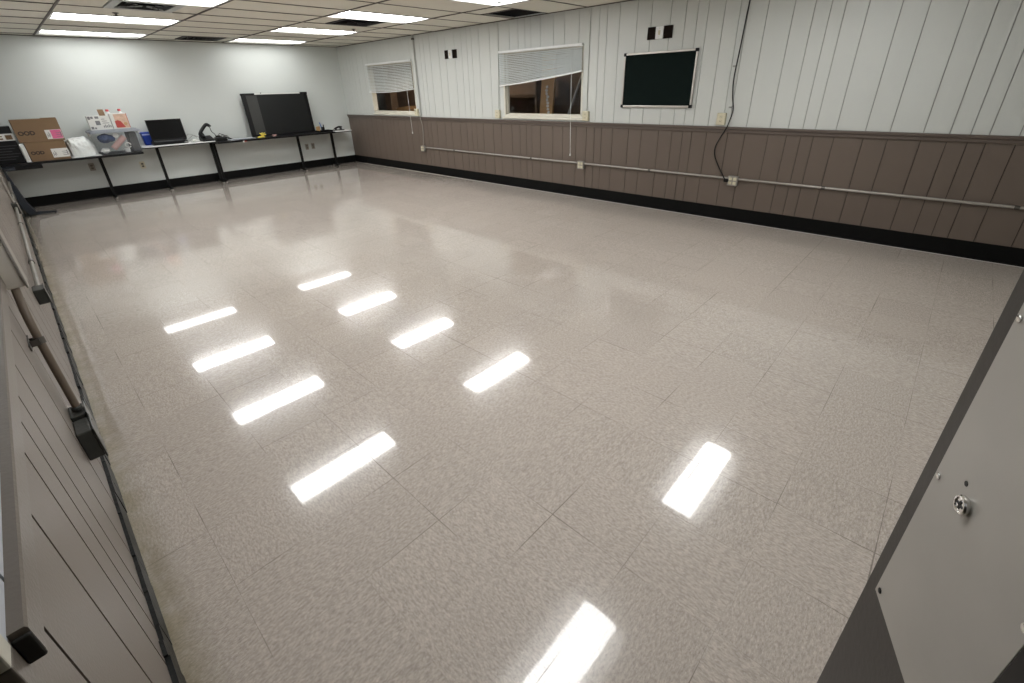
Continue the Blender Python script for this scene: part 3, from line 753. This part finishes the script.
# bag of white film on a sheet
b = bmesh.new(); bmesh.ops.create_icosphere(b, subdivisions=5, radius=1)
for v in b.verts:
    p = v.co.copy(); z = max(p.z, -.0)
    x = max(.614, .725 + p.x * (.200 if p.x > 0 else .17)); y = 9.74 + p.y * .155
    hgt = .265
    q = Vector((x, y, ZA + .012 + z ** .62 * hgt))
    n = mnoise.noise(q * 9) * .026 + mnoise.noise(q * 24) * .016 + .010 * abs(mnoise.noise(Vector((q.x * 40, q.z * 6, q.y * 10))))
    v.co = q + v.normal * n * min(1, z * 3)
mb = MB(); mb._merge(b)
bag = tag(mb.build('plastic_bag', 'bag', smooth=True), 'crumpled bulging white plastic bag between the brown cartons and the clear tote', 'bag')
t = tag(MB().box(.592, .94, 9.535, 9.92, ZA, ZA + .010, .003).build('white_tray', 'white'), 'flat white tray under the crumpled white plastic bag', 'tray')

# clear tote with grey lid
t = thing('storage_tote', 'clear plastic storage tote with a blue grey lid full of odds and ends', 'tote', (1.2, 9.76, ZA))
def loft(b, r0, r1):
    bb = bmesh.new(); A = [bb.verts.new((x, y, r0[4])) for x, y in rounded(*r0[:4], .025)]; B = [bb.verts.new((x, y, r1[4])) for x, y in rounded(*r1[:4], .03)]
    n = len(A)
    for i in range(n): bb.faces.new((A[i], A[(i + 1) % n], B[(i + 1) % n], B[i]))
    bb.faces.new(A[::-1]); bmesh.ops.recalc_face_normals(bb, faces=bb.faces); b._merge(bb)
b = MB(); loft(b, (.955, 1.462, 9.60, 9.93, ZA + .002), (.915, 1.497, 9.575, 9.96, 1.0)); b.build('bin', 'tote', t)
b = MB(); b.prism(rounded(.892, 1.520, 9.555, 9.985, .03), 'z', .998, 1.030, .006); b.prism(rounded(.925, 1.487, 9.585, 9.955, .03), 'z', 1.028, 1.043, .004); b.build('lid', 'totelid', t)
for s, x in ((-1, .905), (1, 1.507)):
    b = MB(); b.box(x - .012, x + .012, 9.71, 9.83, .955, 1.02, .004); b.build('latch', 'label', t)
def lump(name, label, cat, c, r, m, seed, amp=.25, bx=False):
    b = bmesh.new(); bmesh.ops.create_icosphere(b, subdivisions=3, radius=1)
    for v in b.verts:
        k = 1 + amp * mnoise.noise(v.co * 1.7 + Vector((seed, 0, 0)))
        v.co = Vector((c[0] + v.co.x * r[0] * k, c[1] + v.co.y * r[1] * k, c[2] + v.co.z * r[2] * k))
    mb = MB(); mb._merge(b); return tag(mb.build(name, m, smooth=True), label, cat)
lump('folded_cloth', 'blue folded cloth in the upper left of the clear tote', 'cloth', (1.08, 9.72, .915), (.105, .10, .065), 'navycloth', 1)
b = MB(); b.cyl((1.12, 9.66, .765), (1.30, 9.66, .925), .040, seg=20); 
tag(b.build('paper_roll', 'pinkroll', smooth=True), 'pale pink roll lying at a slant in the clear tote', 'roll')
b = MB(); b.box(1.355, 1.465, 9.66, 9.92, ZA + .006, .985, .008); tag(b.build('grey_case', 'slate'), 'dark grey upright case at the right end of the clear tote', 'case')
b = MB(); b.lathe([(.030, 0), (.034, .006), (.034, .050), (.028, .056)], (1.285, 9.66, ZA + .006)); tag(b.build('white_jar', 'white', smooth=True), 'small white jar at the bottom of the clear tote', 'jar')
b = MB(); b.tube([(1.31 + .035 * math.cos(a), 9.64, .80 + .035 * math.sin(a)) for a in [k * PI / 6 for k in range(12)]], .008, 8, 3); tag(b.build('tape_ring', 'label', smooth=True), 'grey ring of tape standing inside the clear tote', 'tape')
lump('paper_scrap', 'crumpled pale scraps at the bottom left of the clear tote', 'paper', (1.02, 9.68, ZA + .052), (.055, .05, .034), 'label', 5, .5)
b = MB(); b.cyl((1.20, 9.63, .955), (1.20, 9.66, .955), .035, seg=20); tag(b.build('white_disc', 'label'), 'pale round lid against the front of the clear tote', 'lid')

# cartons and jugs on the lid
ZL = 1.043
t = thing('printed_box', 'white box with black print and an open flap on the tote lid', 'box', (1.08, 9.80, ZL))
b = MB(); b.box(.948, 1.212, 9.69, 9.81, ZL, 1.240, .003); b.mat(1)
for (a, c, d, e) in ((.955, .985, 1.19, 1.235), (.99, 1.02, 1.20, 1.232), (1.04, 1.085, 1.20, 1.232), (1.03, 1.085, 1.11, 1.17), (.96, .99, 1.055, 1.09), (1.0, 1.02, 1.055, 1.08)): b.box(a, c, 9.688, 9.692, d, e)
for k in range(5): b.box(1.11 + .02 * k, 1.122 + .02 * k, 9.688, 9.692, 1.07, 1.10 + .012 * (k % 2))
for k in range(3): b.box(1.11, 1.19 - .02 * k, 9.688, 9.692, 1.13 + .028 * k, 1.138 + .028 * k)
b.build('body', ['label', 'grey_print'], t)
b = MB(); b.prism([(9.69, 1.238), (9.735, 1.325), (9.738, 1.323), (9.694, 1.236)], 'x', 1.10, 1.185); b.mat(1).prism([(9.688, 1.238), (9.733, 1.325), (9.735, 1.325), (9.69, 1.238)], 'x', 1.106, 1.179); b.build('open_flap', ['label', 'carddark'], t)
t = thing('picture_box', 'white box with a red and peach picture on the tote lid', 'box', (1.33, 9.78, ZL))
b = MB(); b.box(1.222, 1.432, 9.685, 9.80, ZL, 1.262, .003); b.build('body', 'label', t)
b = MB(); b.box(1.268, 1.426, 9.683, 9.687, 1.052, 1.25); b.mat(1); b.prism([(1.262, 1.06), (1.262, 1.15), (1.30, 1.165), (1.335, 1.15), (1.375, 1.06)], 'y', 9.6815, 9.686); b.box(1.426, 1.4325, 9.682, 9.80, 1.05, 1.258); b.mat(2); b.cyl((1.385, 9.682, 1.11), (1.385, 9.686, 1.11), .022, seg=16)
b.build('picture', ['peach', 'redprint', 'tan'], t)
def jug(x, label):
    t = thing('white_jug', label, 'jug', (x, 9.895, ZL), 'white jugs with red caps behind the boxes on the tote')
    b = MB(); b.lathe([(.050, 0), (.055, .006), (.055, .16), (.045, .20), (.020, .235), (.016, .25)]); b.build('body', 'white', t, local=True, smooth=True)
    b = MB(); b.lathe([(.021, .246), (.021, .272), (.018, .276)]); b.build('cap', 'red', t, local=True, smooth=True)
    return t
j = jug(1.245, 'left white jug with a red cap behind the boxes on the tote lid'); dup(j, (1.395, 9.895, ZL), 'right white jug with a red cap behind the picture box')

# on the white table
ZT = .745
t = thing('blue_bin', 'bright blue open bin between the clear tote and the black monitor', 'bin', (1.655, 10.06, ZT))
b = MB()
bb = bmesh.new(); 
def shell(bb, r0, r1, z0, z1):
    A = [bb.verts.new((x, y, z0)) for x, y in rounded(*r0, .02)]; B = [bb.verts.new((x, y, z1)) for x, y in rounded(*r1, .02)]; n = len(A)
    for i in range(n): bb.faces.new((A[i], A[(i + 1) % n], B[(i + 1) % n], B[i]))
    bb.faces.new(A[::-1])
shell(bb, (1.595, 1.715, 10.00, 10.115), (1.58, 1.73, 9.99, 10.125), ZT, .935); bmesh.ops.solidify(bb, geom=list(bb.faces), thickness=.003); b._merge(bb); b.build('body', 'blue', t)
b = MB()
for (x0, x1, y0, y1) in ((1.573, 1.737, 9.983, 9.995), (1.573, 1.737, 10.120, 10.132), (1.573, 1.585, 9.995, 10.120), (1.725, 1.737, 9.995, 10.120)): b.box(x0, x1, y0, y1, .93, .948, .003)
b.build('rim', 'blue', t)
b = MB(); b.box(1.582, 1.728, 9.981, 9.9875, .902, .922); b.build('stripe', 'paleblue', t)

t = thing('monitor', 'black flat monitor with a wide low base on the white topped table', 'monitor', (1.93, 9.88, ZT))
tilt = Matrix.Translation((1.932, 9.90, .80)) @ Matrix.Rotation(-.10, 4, 'X')
b = MB(); b.box(-.252, .252, -.012, .014, .0, .335, .006, mtx=tilt); b.box(-.20, .20, .012, .035, .04, .26, .010, mtx=tilt); b.build('housing', 'black', t)
b = MB(); b.box(-.240, .240, -.0135, -.011, .030, .322, mtx=tilt); b.build('screen', 'screenblack', t)
b = MB(); b.box(-.250, .250, -.010, .012, .333, .3385, mtx=tilt); b.build('top_edge_glint', 'label', t)  # white strip paints in the light caught on the monitor's top
b = MB(); b.prism([(9.80, ZT), (9.80, ZT + .018), (9.87, ZT + .050), (9.95, ZT + .055), (9.97, ZT)], 'x', 1.665, 2.17, .006); b.build('base', 'black', t)
b = MB(); b.box(1.70, 2.10, 9.84, 9.868, ZT + .038, ZT + .062, .006); b.box(1.90, 1.96, 9.838, 9.85, ZT + .045, ZT + .058, .002); b.build('control_strip', 'slate', t)
b = MB(); b.tube([(2.16, 9.92, ZT + .06), (2.23, 9.98, ZT + .12), (2.30, 10.02, ZT + .11), (2.36, 10.0, ZT + .06)], .004, 8); b.tube([(2.15, 9.90, ZT + .03), (2.22, 9.93, ZT + .055), (2.30, 9.97, ZT + .10), (2.37, 9.98, ZT + .07)], .004, 8)
tag(b.build('cable', 'steelbox', smooth=True), 'thin grey cables looping from the monitor to the desk phone', 'cable')
lump('paper_wad', 'small crumpled white paper between the monitor and the desk phone', 'paper', (2.27, 9.80, ZT + .026), (.055, .04, .026), 'label', 9, .4)
lump('silver_adapter', 'small silver adapter beside the right foot of the monitor', 'adapter', (2.135, 9.79, ZT + .016), (.035, .03, .016), 'steelbox', 12, .3)

t = thing('desk_phone', 'black desk phone with a tilted handset at the left end of the long black table', 'phone', (2.54, 9.80, ZT))
b = MB(); b.prism([(9.71, ZT), (9.71, ZT + .022), (9.92, ZT + .085), (9.92, ZT)], 'x', 2.365, 2.555, .006); b.build('base', 'black', t)
b = MB()
for i in range(3):
    for k in range(4): b.box(2.44 + i * .032, 2.462 + i * .032, 9.745 + k * .035, 9.765 + k * .035, ZT + .036 + k * .0105, ZT + .044 + k * .0105, .003)
b.build('keypad', 'slate', t)
ang = Matrix.Translation((2.455, 9.78, ZT + .175)) @ Matrix.Rotation(-math.radians(48), 4, 'Y')
b = MB()
b.tube([ang @ Vector(p) for p in ((-.115, 0, -.020), (-.105, 0, .022), (-.05, 0, .036), (.05, 0, .036), (.105, 0, .022), (.115, 0, -.020))], .027, 12)
b.lathe([(.026, 0), (.030, .012), (.022, .025)], ang @ Vector((-.108, 0, -.035)), 16); b.lathe([(.026, 0), (.030, .012), (.022, .025)], ang @ Vector((.104, 0, -.030)), 16)
b.build('handset', 'black', t, smooth=True)
b = MB(); b.prism([(9.80, ZT + .048), (9.80, ZT + .10), (9.86, ZT + .14), (9.90, ZT + .13), (9.90, ZT + .078)], 'x', 2.40, 2.44, .004); b.build('cradle', 'black', t)
b = MB(); b.tube([ang @ Vector((.10, .0, -.03)), (2.56, 9.79, ZT + .15), (2.60, 9.80, ZT + .10), (2.62, 9.82, .725 + .05)], .006, 8); b.build('handset_cord', 'black', t, smooth=True)
ZCt = .725
t = thing('phone_dock', 'low black dock full of cords to the right of the desk phone', 'dock', (2.68, 9.80, ZCt))
b = MB(); b.prism([(9.71, ZCt), (9.71, ZCt + .035), (9.75, ZCt + .062), (9.88, ZCt + .066), (9.90, ZCt)], 'x', 2.585, 2.755, .008); b.build('body', 'black', t)
lump('black_pouch', 'small black pouch on top of the low black dock', 'pouch', (2.645, 9.80, ZCt + .082), (.045, .04, .018), 'black', 2, .2)
b = MB()
for s in range(3): b.tube([(2.66 + .04 * s, 9.85, ZCt + .066), (2.70 + .05 * s, 9.88, ZCt + .12 - .02 * s), (2.78 + .03 * s, 9.87, ZCt + .055 - .01 * s), (2.84 + .03 * s, 9.83, ZCt + .006)], .005, 8)
tag(b.build('cord_tangle', 'black', smooth=True), 'tangle of black cords behind the low black dock', 'cord')
t = tag(MB().box(2.80, 3.22, 9.66, 9.90, ZCt, ZCt + .010, .001, mtx=None).box(2.86, 3.20, 9.64, 9.86, ZCt + .010, ZCt + .018, .001).build('paper_stack', 'paper'), 'flat grey stack of papers to the left of the large black panel', 'papers')
t = thing('red_tag', 'tiny red and white tag hanging from the front edge of the long black table', 'tag', (2.98, 9.598, .69))
b = MB(); b.box(2.965, 2.985, 9.596, 9.5995, .675, .71); b.build('white_part', 'label', t)
b = MB(); b.box(2.985, 3.03, 9.596, 9.5995, .692, .704); b.build('red_part', 'redprint', t)

# large black display panel leaning on the back wall
t = thing('display_panel', 'large black framed panel with a grey strip at left leaning on the back wall', 'panel', (3.9, 10.0, ZCt))
pm = Matrix.Translation((3.905, 10.015, ZCt + .006)) @ Matrix.Rotation(-.055, 4, 'X')
w = .622; h = .742
b = MB(); b.box(-w, w, 0, .030, 0, h, .006, mtx=pm); b.build('backing', 'black', t)
b = MB(); b.box(-w, -w + .075, -.012, .004, 0, h, .004, mtx=pm); b.box(w - .060, w, -.012, .004, 0, h, .004, mtx=pm); b.box(-w, w, -.012, .004, 0, .03, .004, mtx=pm); b.build('frame', 'black', t)
b = MB(); b.box(-w + .070, -w + .265, -.010, .002, .03, h - .02, .002, mtx=pm); b.build('side_strip', 'greyleaf', t)
b = MB(); b.box(-w + .265, w - .055, -.006, .002, .03, h - .012, .002, mtx=pm); b.build('centre_sheet', 'darkleaf', t)
b = MB(); b.box(-w + .235, w - .14, -.010, .030, h - .012, h + .006, .003, mtx=pm); b.build('top_glint', 'label', t)  # pale bar stands for the highlight along the panel's upper edge
for a, c in ((-w - .006, -w + .235), (w - .14, w + .006)):
    b = MB(); b.box(a, c, -.014, .034, h - .022, h + .014, .004, mtx=pm); b.build('corner_cap', 'black', t)
b = MB(); b.cyl(pm @ Vector((-.26, .01, h + .004)), pm @ Vector((-.26, .01, h + .022)), .010, seg=12); b.build('knob', 'black', t)

t = thing('yellow_ribbon', 'crumpled bright yellow strip in front of the large black panel', 'strip', (3.37, 9.80, ZCt))
b = MB(); b.prism([(3.30, ZCt), (3.33, ZCt + .022), (3.40, ZCt + .028), (3.43, ZCt)], 'y', 9.77, 9.83, .002); b.build('pad', 'yellow', t)
b = MB()
for k, (dx, dz) in enumerate(((-.03, .055), (.005, .062), (.045, .058), (.055, .03))): b.tube([(3.385, 9.80, ZCt + .02), (3.385 + dx * .6, 9.79, ZCt + .02 + dz * .7), (3.385 + dx * 1.3, 9.78, ZCt + .018 + dz)], .010, 6)
b.build('loop', 'yellow', t)
b = MB(); b.prism(rounded(3.575, 3.655, 9.80, 9.84, .012), 'z', ZCt, ZCt + .028, .006); tag(b.build('eraser', 'pinkroll'), 'small pinkish block at the foot of the large black panel', 'eraser')
# desk tray, cups
t = thing('desk_tray', 'low black tray holding pens at the right end of the long table', 'tray', (4.62, 9.80, ZCt))
b = MB(); b.box(4.475, 4.755, 9.68, 9.90, ZCt, ZCt + .006, .002); b.box(4.475, 4.755, 9.68, 9.688, ZCt, ZCt + .032, .003); b.box(4.475, 4.755, 9.892, 9.90, ZCt, ZCt + .032, .003); b.box(4.475, 4.483, 9.688, 9.892, ZCt, ZCt + .032, .003); b.box(4.747, 4.755, 9.688, 9.892, ZCt, ZCt + .032, .003); b.build('body', 'black', t)
ZP = ZCt + .006
b = MB(); b.lathe([(.034, 0), (.040, .08), (.041, .10), (.036, .10), (.032, .01)], (4.525, 9.85, ZP)); tag(b.build('tan_cup', 'tan', smooth=True), 'tan cup on the black tray beside the large black panel', 'cup')
t = thing('pen_cup', 'black pen cup on the black tray at the right of the tan cup', 'cup', (4.62, 9.84, ZP))
b = MB(); b.lathe([(.036, 0), (.036, .085), (.032, .085), (.032, .006)]); b.build('body', 'black', t, local=True, smooth=True)
b = MB(); b.cyl((4.615, 9.84, ZP + .012), (4.570, 9.84, ZP + .175), .009, .011, 10); tag(b.build('blue_pen', 'penblue'), 'pale blue marker sticking out of the black pen cup', 'pen')
b = MB(); b.cyl((4.632, 9.84, ZP + .012), (4.642, 9.83, ZP + .13), .010, seg=10); tag(b.build('black_pen', 'black'), 'black marker sticking out of the black pen cup', 'pen')
ZD = .722
b = MB(); b.prism([(4.81, 9.70), (5.10, 9.69), (5.12, 9.92), (4.83, 9.93)], 'z', ZD, ZD + .006); tag(b.build('paper_sheet', 'label'), 'white paper under the black hole punch in the far right corner', 'paper')
t = thing('hole_punch', 'black hole punch sitting on white paper in the far right corner', 'hole punch', (4.92, 9.80, ZD + .006))
b = MB(); b.box(4.82, 5.06, 9.765, 9.845, ZD + .006, ZD + .022, .004); b.build('base', 'black', t)
b = MB(); b.prism([(4.83, ZD + .030), (4.88, ZD + .066), (4.96, ZD + .092), (5.02, ZD + .085), (5.03, ZD + .066), (4.92, ZD + .050)], 'y', 9.785, 9.825, .004); b.build('handle', 'black', t)
for x in (4.87, 4.98): b = MB(); b.box(x, x + .035, 9.785, 9.825, ZD + .02, ZD + .062, .003); b.build('punch_head', 'slate', t)

# ------------------------------------------------------------------ left wall fittings
def wall_box(name, label, y0, y1, z0, z1, x1, m, cover, cat='junction box', group=None):
    t = thing(name, label, cat, (WL, (y0 + y1) / 2, (z0 + z1) / 2), group)
    b = MB(); b.box(WL, x1 - .004, y0, y1, z0, z1, .005, 3); b.build('body', m, t)
    b = MB(); b.box(x1 - .004, x1 + .001, y0 - .005, y1 + .005, z0 - .005, z1 + .005, .002); c = b.build('cover', cover, t)
    for y, z in ((y0 + .012, z0 + .012), (y1 - .012, z1 - .012)):
        b = MB(); b.cyl((x1, y, z), (x1 + .003, y, z), .004, seg=8); b.build('screw', 'chrome', c)
    return t
G = 'junction boxes on the left wall'
wall_box('junction_box', 'dark junction box at the foot of the brown pipe, farther of the pair', 2.055, 2.150, .320, .438, -.131, 'darkbox', 'darkbox', group=G)
wall_box('junction_box', 'dark junction box nearest the camera, below the brown pipe on the left wall', 1.935, 2.045, .312, .428, -.129, 'darkbox', 'darkbox', group=G)
wall_box('junction_box', 'dark grey junction box at the near end of the long grey left wall pipe', 3.50, 3.61, .440, .524, -.128, 'darkbox', 'darkbox', group=G)
wall_box('junction_box', 'small pale edged junction box far along the left wall below a thin riser', 6.85, 6.95, .430, .535, -.130, 'darkbox', 'conduit', group=G)
t = thing('wall_box', 'large beige metal box at the top of the brown pipe on the left wall', 'electrical box', (WL, 2.25, .95))
b = MB(); b.box(WL, -.118, 2.205, 2.32, .893, 1.09, .005, 3); b.build('body', 'beigebox', t)
b = MB(); b.box(-.119, -.113, 2.198, 2.327, .888, 1.095, .002); b.build('cover', 'conduit', t)
t = thing('conduit_riser', 'brown painted pipe rising from the dark junction boxes on the left wall', 'pipe', (WL + .03, 2.085, .44))
b = MB(); b.tube([(WL + .027, 2.095, .443), (WL + .027, 2.10, .62), (WL + .027, 2.14, .80), (WL + .030, 2.225, .892)], .0115, 14, 4); b.build('pipe', 'brownconduit', t, smooth=True)
b = MB(); b.box(WL, WL + .004, 2.065, 2.175, .715, .737, .001); b.cyl((WL + .027, 2.116, .715), (WL + .027, 2.122, .737), .0145, seg=16); b.box(WL, WL + .028, 2.132, 2.136, .715, .737); b.box(WL, WL + .028, 2.102, 2.106, .715, .737); b.build('strap', 'coupling', t)
b = MB(); b.lathe([(.017, 0), (.017, .012), (.014, .016)], (WL + .027, 2.095, .443), 12); b.build('connector', 'darkbox', t)
t = thing('conduit_pipe', 'long grey pipe running low along the left wall to the back corner', 'pipe', (WL + .02, 5, .49))
b = MB(); b.cyl((WL + .022, 3.605, .490), (WL + .022, 6.855, .490), .0125, seg=16); b.cyl((WL + .022, 6.945, .490), (WL + .022, 9.28, .490), .0125, seg=16); b.build('pipe', 'leftconduit', t, smooth=True)
for y in (4.35, 5.9, 8.0): b = MB(); b.cyl((WL + .022, y - .02, .490), (WL + .022, y + .02, .490), .0165, seg=16); b.build('coupling', 'coupling', t)
t = thing('conduit_riser', 'thin pale pipe rising from the small far junction box on the left wall', 'pipe', (WL + .02, 6.9, .535))
b = MB(); b.cyl((WL + .022, 6.9, .53), (WL + .022, 6.9, .95), .0105, seg=14); b.build('pipe', 'conduit', t, smooth=True)
b = MB(); b.box(WL, WL + .036, 6.88, 6.92, .78, .80, .002); b.build('strap', 'conduit', t)

# ------------------------------------------------------------------ door standing open at right
H = Vector((WL, -.42, 0)); d = Vector((.932, .363, 0)).normalized(); nrm = Vector((-d.y, d.x, 0))
DM = Matrix(((d.x, nrm.x, 0, H.x), (d.y, nrm.y, 0, H.y), (0, 0, 1, 0), (0, 0, 0, 1)))   # local: x along the leaf, y out of the camera-side face
def door_build(b, name, m, parent=None, smooth=False):
    bmesh.ops.transform(b.bm, matrix=DM, verts=b.bm.verts); return b.build(name, m, parent, smooth)
b = MB(); b.box(.004, .924, -.044, 0, .012, 2.035, .0015); door = struct(door_build(b, 'door_1', 'doorpaint'))
b = MB(); b.box(.692, .8955, 0, .0025, .778, 1.62, .0008)
plate = door_build(b, 'lock_plate', 'steelplate', door)
b = MB(); b.box(.640, .6905, 0, .0035, .60, 1.70, .001); door_build(b, 'black_strip', 'black', door)  # flat black strip on the leaf past the plate's inner edge
def stud(s, z, r, h, prof=None):
    b = MB(); b.lathe([(r, 0), (r, h * .5), (r * .75, h * .85), (r * .3, h)], (s, .0025, z), 16, (0, 1, 0)); return b
for s, z in ((.884, .791), (.887, 1.015), (.889, 1.234), (.70, 1.015), (.704, 1.55), (.887, 1.55)):
    door_build(stud(s, z, .0042, .002), 'screw', 'chrome' if z > .8 else 'black', plate, True)
b = MB(); b.cyl((.842, .0022, 1.048), (.842, .0030, 1.048), .0032, seg=12); door_build(b, 'hole', 'black', plate)
b = MB(); b.lathe([(.0105, 0), (.0115, .002), (.0115, .0045), (.010, .0062), (.0085, .0062), (.0080, .0050), (.001, .0050)], (.827, .0025, 1.029), 24, (0, 1, 0)); lk = door_build(b, 'lock_cylinder', 'chrome', plate, True); lk['label'] = 'chrome lock cylinder'
b = MB(); b.box(.827 - .0055, .827 + .0055, .0072, .0083, 1.0278, 1.0302); b.box(.827 - .0012, .827 + .0012, .0072, .0083, 1.0235, 1.0345); door_build(b, 'key_slot', 'black', lk)
b = MB()
for k, z in enumerate((.25, 1.0, 1.8)): b.cyl((-.003, -.010, z), (-.003, -.010, z + .10), .007, seg=12)
door_build(b, 'hinge', 'steelbox', door)

pl_ = bpy.data.lights.new('outside_fill', 'POINT'); pl_.energy = 55; pl_.color = (1, .84, .66); pl_.shadow_soft_size = .12  # unseen fill light, added so the boards beyond the glass show
lo_ = bpy.data.objects.new('outside_fill', pl_); COL.objects.link(lo_); lo_.location = (5.70, 7.4, 2.40)
# ------------------------------------------------------------------ night outside, camera, exposure
w = bpy.data.worlds.new('night'); SC.world = w; w.use_nodes = True
bg = w.node_tree.nodes['Background']; bg.inputs[0].default_value = (.02, .025, .035, 1); bg.inputs[1].default_value = .3

cam = bpy.data.cameras.new('camera'); co = bpy.data.objects.new('camera', cam); COL.objects.link(co)
pitch, yaw, roll = 0.453834517, 0.806420127, -0.030752833
F_ = Vector((math.sin(yaw) * math.cos(pitch), math.cos(yaw) * math.cos(pitch), -math.sin(pitch)))
Rt = Vector((math.cos(yaw), -math.sin(yaw), 0)); U = Rt.cross(F_)
r_ = Rt * math.cos(roll) + U * math.sin(roll); u_ = -Rt * math.sin(roll) + U * math.cos(roll)
co.matrix_world = Matrix(((r_.x, u_.x, -F_.x, 0), (r_.y, u_.y, -F_.y, 0), (r_.z, u_.z, -F_.z, 1.46286), (0, 0, 0, 1)))
cam.sensor_width = 36; cam.lens = 450.17 * 36 / 1024
cam.shift_x = -(515.083 - 512) / 1024; cam.shift_y = (306.259 - 341.5) / 1024
cam.clip_start = .02
SC.camera = co
SC.view_settings.view_transform = 'Standard'; SC.view_settings.look = 'None'
SC.view_settings.exposure = 0.42; SC.view_settings.gamma = 1.0; SC.view_settings.use_curve_mapping = False
cy = SC.cycles
cy.use_denoising = True; cy.max_bounces = 8; cy.diffuse_bounces = 5; cy.glossy_bounces = 4; cy.transparent_max_bounces = 12
cy.sample_clamp_indirect = 6.0; cy.caustics_reflective = False; cy.caustics_refractive = False
